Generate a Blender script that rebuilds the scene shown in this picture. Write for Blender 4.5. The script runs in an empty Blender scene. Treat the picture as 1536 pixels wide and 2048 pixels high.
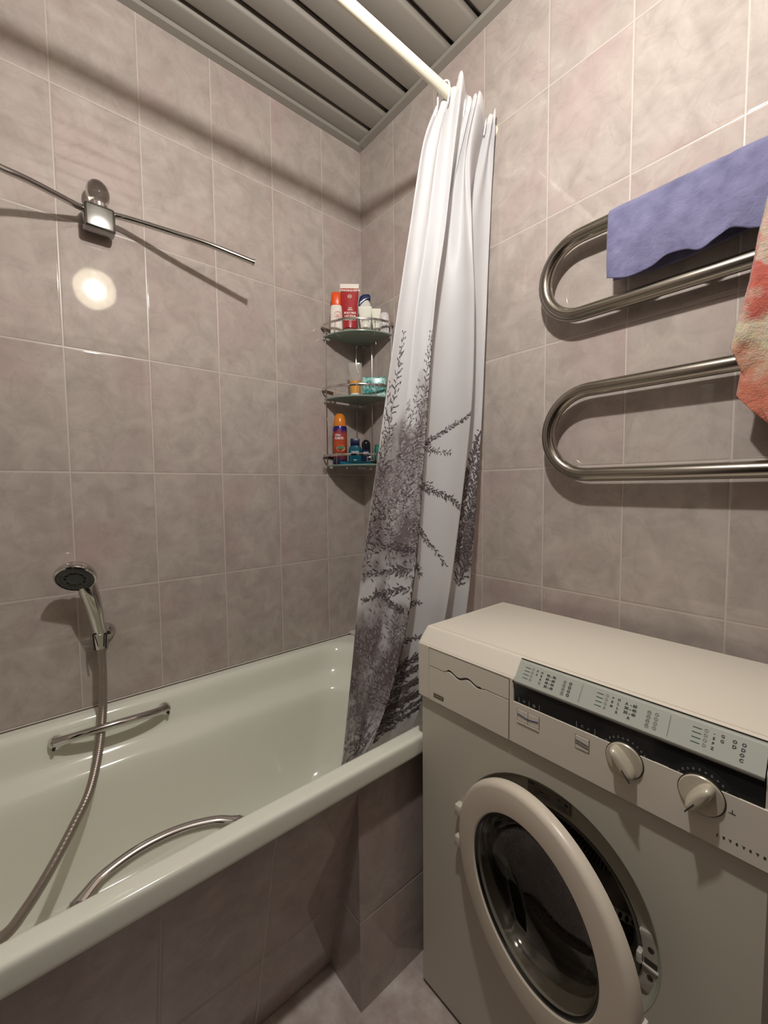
import bpy, bmesh, math, random
from math import pi, sin, cos, radians, sqrt, atan2
from mathutils import Vector, Matrix, noise

SC = bpy.context.scene
COL = SC.collection

# ------------------------------------------------------------------ camera
def rot(a, b, c):
    return (Matrix.Rotation(a, 3, 'Z') @ Matrix.Rotation(b, 3, 'X') @ Matrix.Rotation(c, 3, 'Z'))
cd = bpy.data.cameras.new('camera')
cam = bpy.data.objects.new('camera', cd)
COL.objects.link(cam)
cam.matrix_world = Matrix.Translation((1.39571, -1.07555, 1.21888)) @ rot(0.867589, 1.510376, -0.0092354).to_4x4()
cd.sensor_width = 36.0
cd.sensor_fit = 'AUTO'
cd.lens = 844.76 * 36.0 / 2048.0
cd.clip_start = 0.02
SC.camera = cam

# ------------------------------------------------------------------ world, light, exposure
w = bpy.data.worlds.new('world'); SC.world = w
w.use_nodes = True
w.node_tree.nodes['Background'].inputs[0].default_value = (0.5, 0.45, 0.4, 1)
w.node_tree.nodes['Background'].inputs[1].default_value = 0.004
LAMP = Vector((1.10, -0.775, 2.18))
LAMP_POWER = 32.0
GLOBE_EMIT = 5.0
ld = bpy.data.lights.new('bulb_light', 'POINT')
ld.energy = LAMP_POWER
ld.color = (1.0, 0.985, 0.95)
ld.shadow_soft_size = 0.022
SC.view_settings.view_transform = 'Standard'
SC.view_settings.look = 'None'
SC.view_settings.gamma = 1.0
SC.view_settings.use_curve_mapping = False
SC.view_settings.exposure = 0.15

# ------------------------------------------------------------------ material helpers
def new_mat(name):
    m = bpy.data.materials.new(name); m.use_nodes = True
    nt = m.node_tree
    return m, nt, nt.nodes['Principled BSDF']
def N(nt, typ, **kw):
    n = nt.nodes.new(typ)
    for k, v in kw.items():
        setattr(n, k, v)
    return n
def L(nt, a, b): nt.links.new(a, b)
def simple(name, col, rough=0.4, metal=0.0, noise_amt=0.04, noise_scale=30.0, bump=0.0, spec=0.5, trans=0.0, ior=1.45, alpha=1.0, coat=0.0, sheen=0.0):
    m, nt, p = new_mat(name)
    tc = N(nt, 'ShaderNodeTexCoord')
    nz = N(nt, 'ShaderNodeTexNoise'); nz.inputs['Scale'].default_value = noise_scale; nz.inputs['Detail'].default_value = 3
    L(nt, tc.outputs['Object'], nz.inputs['Vector'])
    cr = N(nt, 'ShaderNodeMapRange')
    cr.inputs['To Min'].default_value = 1 - noise_amt; cr.inputs['To Max'].default_value = 1 + noise_amt
    L(nt, nz.outputs['Fac'], cr.inputs['Value'])
    vm = N(nt, 'ShaderNodeVectorMath', operation='SCALE'); vm.inputs[0].default_value = col[:3]
    L(nt, cr.outputs[0], vm.inputs['Scale'])
    L(nt, vm.outputs[0], p.inputs['Base Color'])
    p.inputs['Roughness'].default_value = rough; p.inputs['Metallic'].default_value = metal
    p.inputs['Specular IOR Level'].default_value = spec; p.inputs['IOR'].default_value = ior
    p.inputs['Transmission Weight'].default_value = trans; p.inputs['Alpha'].default_value = alpha
    p.inputs['Coat Weight'].default_value = coat
    p.inputs['Sheen Weight'].default_value = sheen
    if bump:
        b = N(nt, 'ShaderNodeBump'); b.inputs['Strength'].default_value = bump; b.inputs['Distance'].default_value = 0.001
        L(nt, nz.outputs['Fac'], b.inputs['Height']); L(nt, b.outputs[0], p.inputs['Normal'])
    return m

def tile_mat(name, ua, u0, va=2, v0=1.265, W=0.2, H=0.32573, base=(0.435, 0.375, 0.340), grout=(0.54, 0.48, 0.43), gw=0.0016, rough=0.045, seed=0.0):
    """glazed marble wall tile laid on a plane: ua/va = world axes of the tile grid"""
    m, nt, p = new_mat(name)
    tc = N(nt, 'ShaderNodeTexCoord')
    sp = N(nt, 'ShaderNodeSeparateXYZ'); L(nt, tc.outputs['Object'], sp.inputs[0])
    def axis(i, o, s):
        a = N(nt, 'ShaderNodeMath', operation='SUBTRACT'); L(nt, sp.outputs[i], a.inputs[0]); a.inputs[1].default_value = o
        d = N(nt, 'ShaderNodeMath', operation='DIVIDE'); L(nt, a.outputs[0], d.inputs[0]); d.inputs[1].default_value = s
        f = N(nt, 'ShaderNodeMath', operation='FLOOR'); L(nt, d.outputs[0], f.inputs[0])
        fr = N(nt, 'ShaderNodeMath', operation='FRACT'); L(nt, d.outputs[0], fr.inputs[0])
        c = N(nt, 'ShaderNodeMath', operation='SUBTRACT'); L(nt, fr.outputs[0], c.inputs[0]); c.inputs[1].default_value = 0.5
        ab = N(nt, 'ShaderNodeMath', operation='ABSOLUTE'); L(nt, c.outputs[0], ab.inputs[0])
        e = N(nt, 'ShaderNodeMath', operation='SUBTRACT'); e.inputs[0].default_value = 0.5; L(nt, ab.outputs[0], e.inputs[1])
        mm = N(nt, 'ShaderNodeMath', operation='MULTIPLY'); L(nt, e.outputs[0], mm.inputs[0]); mm.inputs[1].default_value = s
        return f.outputs[0], mm.outputs[0], d.outputs[0]
    fu, eu, du = axis(ua, u0, W); fv, ev, dv = axis(va, v0, H)
    mn = N(nt, 'ShaderNodeMath', operation='MINIMUM'); L(nt, eu, mn.inputs[0]); L(nt, ev, mn.inputs[1])
    g = N(nt, 'ShaderNodeMapRange'); g.interpolation_type = 'SMOOTHSTEP'
    g.inputs['From Min'].default_value = gw * 0.6; g.inputs['From Max'].default_value = gw * 1.35
    L(nt, mn.outputs[0], g.inputs['Value'])              # 0 in grout, 1 on tile
    # per tile offset of the marble pattern
    cid = N(nt, 'ShaderNodeCombineXYZ'); L(nt, fu, cid.inputs[0]); L(nt, fv, cid.inputs[1]); cid.inputs[2].default_value = seed
    wn = N(nt, 'ShaderNodeTexWhiteNoise'); wn.noise_dimensions = '3D'; L(nt, cid.outputs[0], wn.inputs['Vector'])
    off = N(nt, 'ShaderNodeVectorMath', operation='SCALE'); off.inputs['Scale'].default_value = 7.0; L(nt, wn.outputs['Color'], off.inputs[0])
    add = N(nt, 'ShaderNodeVectorMath', operation='ADD'); L(nt, tc.outputs['Object'], add.inputs[0]); L(nt, off.outputs[0], add.inputs[1])
    n1 = N(nt, 'ShaderNodeTexNoise'); n1.inputs['Scale'].default_value = 15.0; n1.inputs['Detail'].default_value = 7; n1.inputs['Roughness'].default_value = 0.62; n1.inputs['Distortion'].default_value = 0.5
    L(nt, add.outputs[0], n1.inputs['Vector'])
    n2 = N(nt, 'ShaderNodeTexNoise'); n2.inputs['Scale'].default_value = 4.0; n2.inputs['Detail'].default_value = 2
    L(nt, add.outputs[0], n2.inputs['Vector'])
    n3 = N(nt, 'ShaderNodeTexNoise'); n3.inputs['Scale'].default_value = 9.0; n3.inputs['Detail'].default_value = 5; n3.inputs['Distortion'].default_value = 0.9
    L(nt, add.outputs[0], n3.inputs['Vector'])
    cr = N(nt, 'ShaderNodeValToRGB')
    e = cr.color_ramp.elements
    b = base
    e[0].position = 0.30; e[0].color = (b[0]*0.83, b[1]*0.83, b[2]*0.82, 1)
    e[1].position = 0.72; e[1].color = (b[0]*1.16, b[1]*1.18, b[2]*1.18, 1)
    k = e.new(0.5); k.color = (b[0], b[1], b[2], 1)
    L(nt, n1.outputs['Fac'], cr.inputs[0])
    # pinkish clouds
    pk = N(nt, 'ShaderNodeMapRange'); pk.inputs['From Min'].default_value = 0.50; pk.inputs['From Max'].default_value = 0.78; pk.inputs['To Max'].default_value = 0.75
    L(nt, n2.outputs['Fac'], pk.inputs['Value'])
    mx = N(nt, 'ShaderNodeMix'); mx.data_type = 'RGBA'
    L(nt, pk.outputs[0], mx.inputs['Factor']); L(nt, cr.outputs[0], mx.inputs['A']); mx.inputs['B'].default_value = (b[0]*1.02, b[1]*0.86, b[2]*0.92, 1)
    # fine darker veins
    ve = N(nt, 'ShaderNodeMath', operation='SUBTRACT'); L(nt, n3.outputs['Fac'], ve.inputs[0]); ve.inputs[1].default_value = 0.5
    va_ = N(nt, 'ShaderNodeMath', operation='ABSOLUTE'); L(nt, ve.outputs[0], va_.inputs[0])
    vr = N(nt, 'ShaderNodeMapRange'); vr.inputs['From Min'].default_value = 0.0; vr.inputs['From Max'].default_value = 0.022
    vr.inputs['To Min'].default_value = 0.30; vr.inputs['To Max'].default_value = 0.0; L(nt, va_.outputs[0], vr.inputs['Value'])
    vm = N(nt, 'ShaderNodeMath', operation='MULTIPLY'); L(nt, vr.outputs[0], vm.inputs[0]); L(nt, n2.outputs['Fac'], vm.inputs[1])
    mv = N(nt, 'ShaderNodeMix'); mv.data_type = 'RGBA'; L(nt, vm.outputs[0], mv.inputs['Factor']); L(nt, mx.outputs['Result'], mv.inputs['A'])
    mv.inputs['B'].default_value = (b[0]*0.60, b[1]*0.56, b[2]*0.55, 1)
    mg = N(nt, 'ShaderNodeMix'); mg.data_type = 'RGBA'
    L(nt, g.outputs[0], mg.inputs['Factor']); mg.inputs['A'].default_value = (*grout, 1); L(nt, mv.outputs['Result'], mg.inputs['B'])
    L(nt, mg.outputs['Result'], p.inputs['Base Color'])
    rr = N(nt, 'ShaderNodeMapRange'); rr.inputs['To Min'].default_value = 0.30; rr.inputs['To Max'].default_value = rough
    L(nt, g.outputs[0], rr.inputs['Value']); L(nt, rr.outputs[0], p.inputs['Roughness'])
    # relief: pillowed tile edge, sunk joint, faint glaze ripple
    h = N(nt, 'ShaderNodeMapRange'); h.interpolation_type = 'SMOOTHSTEP'; h.inputs['From Min'].default_value = 0.0; h.inputs['From Max'].default_value = 0.005
    L(nt, mn.outputs[0], h.inputs['Value'])
    b1 = N(nt, 'ShaderNodeBump'); b1.inputs['Strength'].default_value = 0.6; b1.inputs['Distance'].default_value = 0.0012
    L(nt, h.outputs[0], b1.inputs['Height'])
    n4 = N(nt, 'ShaderNodeTexNoise'); n4.inputs['Scale'].default_value = 18.0; n4.inputs['Detail'].default_value = 1
    L(nt, add.outputs[0], n4.inputs['Vector'])
    b2 = N(nt, 'ShaderNodeBump'); b2.inputs['Strength'].default_value = 0.25; b2.inputs['Distance'].default_value = 0.0006
    L(nt, n4.outputs['Fac'], b2.inputs['Height']); L(nt, b1.outputs[0], b2.inputs['Normal'])
    L(nt, b2.outputs[0], p.inputs['Normal'])
    return m

# ------------------------------------------------------------------ geometry helpers
def finish(me, smooth=True, angle=35):
    if smooth:
        for f in me.polygons: f.use_smooth = True
        me.set_sharp_from_angle(angle=radians(angle))
def obj(name, bm, mat, parent=None, smooth=True, angle=35, fix=True):
    me = bpy.data.meshes.new(name)
    if fix: bmesh.ops.recalc_face_normals(bm, faces=bm.faces)
    bm.to_mesh(me); bm.free()
    mats = mat if isinstance(mat, (list, tuple)) else [mat]
    for m in mats: me.materials.append(m)
    finish(me, smooth, angle)
    o = bpy.data.objects.new(name, me); COL.objects.link(o)
    if parent is not None: o.parent = parent
    return o
def tag(o, label=None, cat=None, group=None, kind=None):
    if label: o['label'] = label
    if cat: o['category'] = cat
    if group: o['group'] = group
    if kind: o['kind'] = kind
    return o
def thing(name, label, cat, loc=(0, 0, 0), rotz=0.0, group=None):
    o = bpy.data.objects.new(name, None); COL.objects.link(o)
    o.location = loc; o.rotation_euler = (0, 0, rotz); o.empty_display_size = 0.05
    return tag(o, label, cat, group)
def bevel(bm, w, seg=2, verts=False, edges=None):
    if w > 0:
        bmesh.ops.bevel(bm, geom=edges if edges is not None else bm.edges[:], offset=w, segments=seg, affect='EDGES', profile=0.5, clamp_overlap=True)
def box(bm, x0, x1, y0, y1, z0, z1, bev=0.0, seg=2, mi=0):
    t = bmesh.new()
    bmesh.ops.create_cube(t, size=1.0)
    for v in t.verts:
        v.co = Vector(((x0+x1)/2 + v.co.x*(x1-x0), (y0+y1)/2 + v.co.y*(y1-y0), (z0+z1)/2 + v.co.z*(z1-z0)))
    bevel(t, bev, seg)
    merge(bm, t, mi)
def merge(bm, t, mi=0, M=None):
    if M is not None: t.transform(M)
    t.verts.index_update()
    vs = [bm.verts.new(v.co) for v in t.verts]
    for f in t.faces:
        try:
            nf = bm.faces.new([vs[v.index] for v in f.verts]); nf.material_index = mi if mi is not None else f.material_index
        except ValueError: pass
    t.free()
def prism(bm, poly, axis, a, b, mi=0, bev=0.0, seg=2):
    """extrude polygon (2d points in the two other axes, in order) along axis from a to b"""
    t = bmesh.new()
    def mk(p, c):
        q = [p[0], p[1]]; q.insert(axis, c); return t.verts.new(q)
    A = [mk(p, a) for p in poly]; B = [mk(p, b) for p in poly]
    t.faces.new(A); t.faces.new(B[::-1])
    n = len(poly)
    for i in range(n): t.faces.new((A[i], B[i], B[(i+1) % n], A[(i+1) % n]))
    bmesh.ops.recalc_face_normals(t, faces=t.faces)
    bevel(t, bev, seg)
    merge(bm, t, mi)
def lathe(bm, prof, seg=48, M=None, mi=0, closed=False):
    """prof: list of (r, h); axis = local Z"""
    t = bmesh.new(); rings = []
    for r, h in prof:
        if r < 1e-6: rings.append([t.verts.new((0, 0, h))])
        else: rings.append([t.verts.new((r*cos(2*pi*i/seg), r*sin(2*pi*i/seg), h)) for i in range(seg)])
    pairs = list(zip(rings, rings[1:]))
    if closed: pairs.append((rings[-1], rings[0]))
    for A, B in pairs:
        for i in range(seg):
            j = (i+1) % seg
            if len(A) == 1 and len(B) == 1: continue
            if len(A) == 1: t.faces.new((A[0], B[j], B[i]))
            elif len(B) == 1: t.faces.new((A[i], A[j], B[0]))
            else: t.faces.new((A[i], A[j], B[j], B[i]))
    bmesh.ops.recalc_face_normals(t, faces=t.faces)
    merge(bm, t, mi, M)
def catmull(pts, n=8):
    P = [Vector(p) for p in pts]; out = []
    for i in range(len(P)-1):
        p0 = P[max(i-1, 0)]; p1 = P[i]; p2 = P[i+1]; p3 = P[min(i+2, len(P)-1)]
        for k in range(n):
            t = k/n
            out.append(0.5*((2*p1)+(p2-p0)*t+(2*p0-5*p1+4*p2-p3)*t*t+(3*p1-p0-3*p2+p3)*t**3))
    out.append(P[-1]); return out
def tube(bm, pts, r, seg=16, mi=0, cap=True, closed=False, flat=None):
    """sweep a circle along pts; r number or list; flat=(vector, factor) squashes"""
    P = [Vector(p) for p in pts]; n = len(P); rings = []
    up = None
    for i in range(n):
        if closed: d = (P[(i+1) % n] - P[i-1]).normalized()
        else: d = (P[min(i+1, n-1)] - P[max(i-1, 0)]).normalized()
        if up is None:
            up = Vector((0, 0, 1)) if abs(d.z) < 0.9 else Vector((1, 0, 0))
        s = d.cross(up).normalized(); up = s.cross(d).normalized()
        rr = r[i] if isinstance(r, (list, tuple)) else r
        ring = []
        for k in range(seg):
            a = 2*pi*k/seg
            o = s*cos(a)*rr + up*sin(a)*rr
            if flat: o = o - flat[0]*(o.dot(flat[0]))*(1-flat[1])
            ring.append(bm.verts.new(P[i]+o))
        rings.append(ring)
    m = n if closed else n-1
    for i in range(m):
        A = rings[i]; B = rings[(i+1) % n]
        for k in range(seg):
            f = bm.faces.new((A[k], A[(k+1) % seg], B[(k+1) % seg], B[k])); f.material_index = mi
    if cap and not closed:
        f = bm.faces.new(rings[0]); f.material_index = mi
        f = bm.faces.new(rings[-1][::-1]); f.material_index = mi
def arc(cx, cz, r, a0, a1, n, y):
    return [(cx+r*cos(radians(a0+(a1-a0)*i/n)), y, cz+r*sin(radians(a0+(a1-a0)*i/n))) for i in range(n+1)]
_fc = {}
def text_bm(s, size, bold=0.0, align='CENTER'):
    """flat lettering in the XZ plane, facing -Y, centred on the origin"""
    cu = bpy.data.curves.new('letters', 'FONT'); cu.body = s; cu.size = size; cu.align_x = align; cu.align_y = 'CENTER'
    cu.offset = bold; cu.resolution_u = 2
    o = bpy.data.objects.new('letters', cu); COL.objects.link(o)
    dg = bpy.context.evaluated_depsgraph_get()
    me = bpy.data.meshes.new_from_object(o.evaluated_get(dg))
    bm = bmesh.new(); bm.from_mesh(me)
    bpy.data.objects.remove(o); bpy.data.curves.remove(cu); bpy.data.meshes.remove(me)
    bm.transform(Matrix.Rotation(pi/2, 4, 'X'))
    return bm
def put_text(bm, s, size, loc, bold=0.0, sx=1.0, bend=None, M=None, align='CENTER', slant=0.0, mi=0):
    t = text_bm(s, size, bold, align)
    for v in t.verts:
        x = v.co.x*sx + v.co.z*slant; z = v.co.z; y = 0
        if bend:
            a = x/bend; x = bend*sin(a); y = -bend*cos(a)
        v.co = Vector((x, y, z))
    t.transform(Matrix.Translation(loc) if M is None else M @ Matrix.Translation(loc))
    merge(bm, t, mi)

# ------------------------------------------------------------------ materials
M_wl = tile_mat('marble_tile_left', 1, -0.182, seed=1.0)
M_wb = tile_mat('marble_tile_back', 0, 0.199, seed=2.0)
M_wr = tile_mat('marble_tile_right', 1, -0.1, seed=3.0)
M_wf = tile_mat('marble_tile_front', 0, 0.1, seed=4.0)
M_ap = tile_mat('marble_tile_apron', 1, -0.537, v0=0.22, base=(0.435, 0.375, 0.340), seed=5.0)
M_as = tile_mat('marble_tile_pillar', 0, 0.20, v0=0.22, W=0.7, base=(0.435, 0.375, 0.340), seed=6.0)
M_ap2 = tile_mat('marble_tile_pillar_face', 1, -0.30, v0=0.22, W=0.7, base=(0.435, 0.375, 0.340), seed=8.0)
def floor_mat():
    m, nt, p = new_mat('mottled_floor_tile')
    tc = N(nt, 'ShaderNodeTexCoord')
    n1 = N(nt, 'ShaderNodeTexNoise'); n1.inputs['Scale'].default_value = 11; n1.inputs['Detail'].default_value = 8; n1.inputs['Roughness'].default_value = 0.65
    L(nt, tc.outputs['Object'], n1.inputs['Vector'])
    cr = N(nt, 'ShaderNodeValToRGB'); e = cr.color_ramp.elements
    e[0].position = 0.32; e[0].color = (0.40, 0.315, 0.285, 1); e[1].position = 0.68; e[1].color = (0.74, 0.67, 0.62, 1)
    k = e.new(0.5); k.color = (0.57, 0.48, 0.445, 1)
    L(nt, n1.outputs['Fac'], cr.inputs[0]); L(nt, cr.outputs[0], p.inputs['Base Color']); p.inputs['Roughness'].default_value = 0.35
    return m
M_floor = floor_mat()
M_enamel = simple('bath_enamel', (0.80, 0.80, 0.70), 0.10, noise_amt=0.015, noise_scale=6, coat=0.3)
M_chrome = simple('chrome', (0.62, 0.60, 0.58), 0.12, 1.0, 0.03)
M_steel = simple('brushed_steel_pipe', (0.34, 0.31, 0.27), 0.20, 1.0, 0.05, 60)
M_alu = simple('ceiling_aluminium', (0.31, 0.285, 0.25), 0.55, 0.15, 0.05, 300, bump=0.15)
M_aludark = simple('ceiling_gap_strip', (0.10, 0.09, 0.085), 0.30, 0.8)
M_whitepl = simple('white_plastic', (0.80, 0.77, 0.68), 0.35)
M_rod = simple('curtain_rod_white', (0.82, 0.77, 0.62), 0.30)
M_hook = simple('hook_white', (0.88, 0.88, 0.86), 0.35)
M_caulk = simple('white_sealant', (0.72, 0.68, 0.62), 0.5)
M_wm = simple('washer_enamel', (0.63, 0.59, 0.50), 0.38, noise_amt=0.01, bump=0.05, noise_scale=400)
M_wmp = simple('washer_panel_plastic', (0.76, 0.70, 0.60), 0.42, noise_amt=0.015, bump=0.08, noise_scale=500)
M_gap = simple('dark_gap', (0.05, 0.04, 0.03), 0.6)
M_dark = simple('dark_smoked_plastic', (0.018, 0.019, 0.020), 0.12, coat=0.5)
M_darkring = simple('dark_dial_ring', (0.025, 0.026, 0.028), 0.22)
M_flap = simple('grey_program_card', (0.44, 0.46, 0.41), 0.16, noise_amt=0.02, coat=0.4)
M_flapedge = simple('grey_card_edge', (0.20, 0.19, 0.165), 0.25)
M_ink = simple('dark_ink', (0.045, 0.05, 0.05), 0.6)
M_inkgreen = simple('green_ink', (0.04, 0.10, 0.08), 0.6)
M_inkgrey = simple('grey_ink', (0.22, 0.22, 0.20), 0.6)
M_inkwhite = simple('white_ink', (0.55, 0.58, 0.58), 0.6)
M_blue = simple('blue_mark', (0.03, 0.05, 0.16), 0.5)
M_label = simple('grey_rating_label', (0.20, 0.18, 0.15), 0.4)
M_rubber = simple('grey_door_gasket', (0.10, 0.09, 0.075), 0.45)
M_knob = simple('knob_champagne', (0.66, 0.60, 0.48), 0.28, 0.25)
M_black = simple('black_plastic', (0.02, 0.018, 0.017), 0.3)

# ------------------------------------------------------------------ the room
RX, RY, RZ = 1.66, -1.80, 2.568
def quad_obj(name, pts, mat):
    bm = bmesh.new(); bm.faces.new([bm.verts.new(p) for p in pts])
    me = bpy.data.meshes.new(name); bm.to_mesh(me); bm.free(); me.materials.append(mat)
    o = bpy.data.objects.new(name, me); COL.objects.link(o); o['kind'] = 'structure'; return o
def slab(name, x0, x1, y0, y1, z0, z1, mat):
    bm = bmesh.new(); box(bm, x0, x1, y0, y1, z0, z1)
    o = obj(name, bm, mat, smooth=False); o['kind'] = 'structure'; return o
slab('wall_left', -0.1, 0.0, RY-0.1, 0.1, -0.1, 2.66, M_wl)
slab('wall_back', 0.0, RX, 0.0, 0.1, -0.1, 2.66, M_wb)
slab('wall_right', RX, RX+0.1, RY-0.1, 0.1, -0.1, 2.66, M_wr)
# unseen dark door panel, added so the right wall bounces less light
bm = bmesh.new(); box(bm, RX-0.022, RX-0.001, -1.72, -0.48, 0.02, 2.10, 0.004)
d2 = obj('added_dark_panel', bm, simple('bounce_absorber_brown', (0.050, 0.030, 0.020), 0.5, noise_scale=6, noise_amt=0.3)); d2['kind'] = 'structure'
bm = bmesh.new()
box(bm, 0.0, 0.78, RY-0.1, RY, -0.1, 2.66); box(bm, 1.58, RX, RY-0.1, RY, -0.1, 2.66); box(bm, 0.78, 1.58, RY-0.1, RY, 2.05, 2.66)
o = obj('wall_front', bm, M_wf, smooth=False); o['kind'] = 'structure'
slab('floor', 0.0, RX, RY, 0.0, -0.08, 0.0, M_floor)
# unseen doorway behind the camera, opened to cut bounced light, door swung outside
bm = bmesh.new()
box(bm, 0.72, 0.785, RY+0.001, RY+0.02, 0.0, 2.11, 0.004); box(bm, 1.575, 1.64, RY+0.001, RY+0.02, 0.0, 2.11, 0.004); box(bm, 0.785, 1.575, RY+0.001, RY+0.02, 2.045, 2.11, 0.004)
M_door = simple('door_trim_white', (0.62, 0.58, 0.52), 0.4)
t_ = obj('trim_3', bm, M_door); t_['kind'] = 'structure'
bm = bmesh.new(); box(bm, 0.745, 0.780, RY-0.90, RY-0.102, 0.01, 2.04, 0.004)
dr = obj('door_1', bm, M_door); dr['kind'] = 'structure'
bm = bmesh.new(); tube(bm, [(0.781, RY-0.82, 1.0), (0.82, RY-0.82, 1.0), (0.825, RY-0.815, 1.0), (0.825, RY-0.71, 1.0)], 0.009, 12)
obj('door_handle', bm, M_chrome, dr)
# slatted ceiling: slats run along the bath, dark strips between them
bm = bmesh.new()
box(bm, 0.0, RX, RY, 0.0, 2.578, 2.66, mi=1)
x = 0.0
while x < RX:
    a = max(x - 0.0045, 0.0) if x > 0 else 0.0
    xs, xe = (0.0 if x == 0 else x+0.0), min(x + 0.0845, RX)
    xe = min(x + 0.083, RX)
    prof = [(xs, 2.579), (xs, 2.562), (xs+0.0035, 2.557), (xs+0.008, 2.555), (xe-0.008, 2.555), (xe-0.0035, 2.557), (xe, 2.562), (xe, 2.579)]
    t = bmesh.new()
    A = [t.verts.new((p[0], RY, p[1])) for p in prof]; B = [t.verts.new((p[0], 0.0, p[1])) for p in prof]
    for i in range(len(prof)-1): t.faces.new((A[i], A[i+1], B[i+1], B[i]))
    merge(bm, t, 0)
    x += 0.1005 if x > 0 else 0.098
ce = obj('ceiling', bm, [M_alu, M_aludark], angle=50); ce['kind'] = 'structure'
bm = bmesh.new()
prism(bm, [(0.0, 2.540), (0.024, 2.543), (0.026, 2.554), (0.0, 2.5545)], 1, RY, 0.0, bev=0.0)
t_ = obj('trim_1', bm, M_alu, smooth=False); t_['kind'] = 'structure'
bm = bmesh.new()
prism(bm, [(0.0, 2.540), (-0.024, 2.543), (-0.026, 2.554), (0.0, 2.5545)], 0, 0.024, RX, bev=0.0)
t_ = obj('trim_2', bm, M_alu, smooth=False); t_['kind'] = 'structure'

# ceiling lamp: opal globe hanging on a short rod, its bulb inside
def globe_mat():
    m = bpy.data.materials.new('opal_globe_glass'); m.use_nodes = True; nt = m.node_tree
    for n in list(nt.nodes): nt.nodes.remove(n)
    out = N(nt, 'ShaderNodeOutputMaterial')
    tr = N(nt, 'ShaderNodeBsdfTransparent'); em = N(nt, 'ShaderNodeEmission'); em.inputs[0].default_value = (1.0, 0.86, 0.62, 1); em.inputs[1].default_value = GLOBE_EMIT
    tc = N(nt, 'ShaderNodeTexCoord'); nz = N(nt, 'ShaderNodeTexNoise'); nz.inputs['Scale'].default_value = 25; L(nt, tc.outputs['Object'], nz.inputs['Vector'])
    mr = N(nt, 'ShaderNodeMapRange'); mr.inputs['To Min'].default_value = GLOBE_EMIT*0.85; mr.inputs['To Max'].default_value = GLOBE_EMIT*1.15; L(nt, nz.outputs['Fac'], mr.inputs['Value']); L(nt, mr.outputs[0], em.inputs[1])
    a = N(nt, 'ShaderNodeAddShader'); L(nt, tr.outputs[0], a.inputs[0]); L(nt, em.outputs[0], a.inputs[1]); L(nt, a.outputs[0], out.inputs[0])
    return m
lamp = thing('ceiling_lamp', 'round opal globe lamp, seen only as a bright disc mirrored in the left wall tiles', 'lamp', LAMP)
bm = bmesh.new(); lathe(bm, [(0.088*sin(pi*i/24), -0.088*cos(pi*i/24)) for i in range(23)] + [(0.02, 0.087)], 48)
obj('globe', bm, globe_mat(), lamp)
bm = bmesh.new(); lathe(bm, [(0.03, 0.080), (0.03, 0.110), (0.008, 0.120), (0.008, 0.34), (0.05, 0.345), (0.055, 0.372), (0.0, 0.374)], 24)
obj('rod_and_canopy', bm, M_chrome, lamp)
lo = bpy.data.objects.new('bulb_light', ld); COL.objects.link(lo); lo.parent = lamp

# ------------------------------------------------------------------ bath
def rrect(x0, x1, y0, y1, r, z, n=10, m=14):
    """rounded rectangle, same vertex count for every call"""
    P = []
    for (cx, cy, a0, ax, ay) in ((x1-r, y1-r, 0, 0, 0), (x0+r, y1-r, 90, 0, 0), (x0+r, y0+r, 180, 0, 0), (x1-r, y0+r, 270, 0, 0)):
        for i in range(n+1):
            a = radians(a0 + 90*i/n); P.append(Vector((cx+r*cos(a), cy+r*sin(a), z)))
    out = []
    k = len(P)
    for c in range(4):
        seg = P[c*(n+1):(c+1)*(n+1)]
        nxt = P[((c+1)*(n+1)) % k]
        out += seg
        for i in range(1, m): out.append(seg[-1].lerp(nxt, i/m))
    return out
BY0, BY1 = -1.79, -0.075
bath = thing('bathtub', 'white enamel bathtub with two chrome grab handles along the left wall', 'bathtub', (0.35, -0.93, 0))
bm = bmesh.new()
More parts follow.
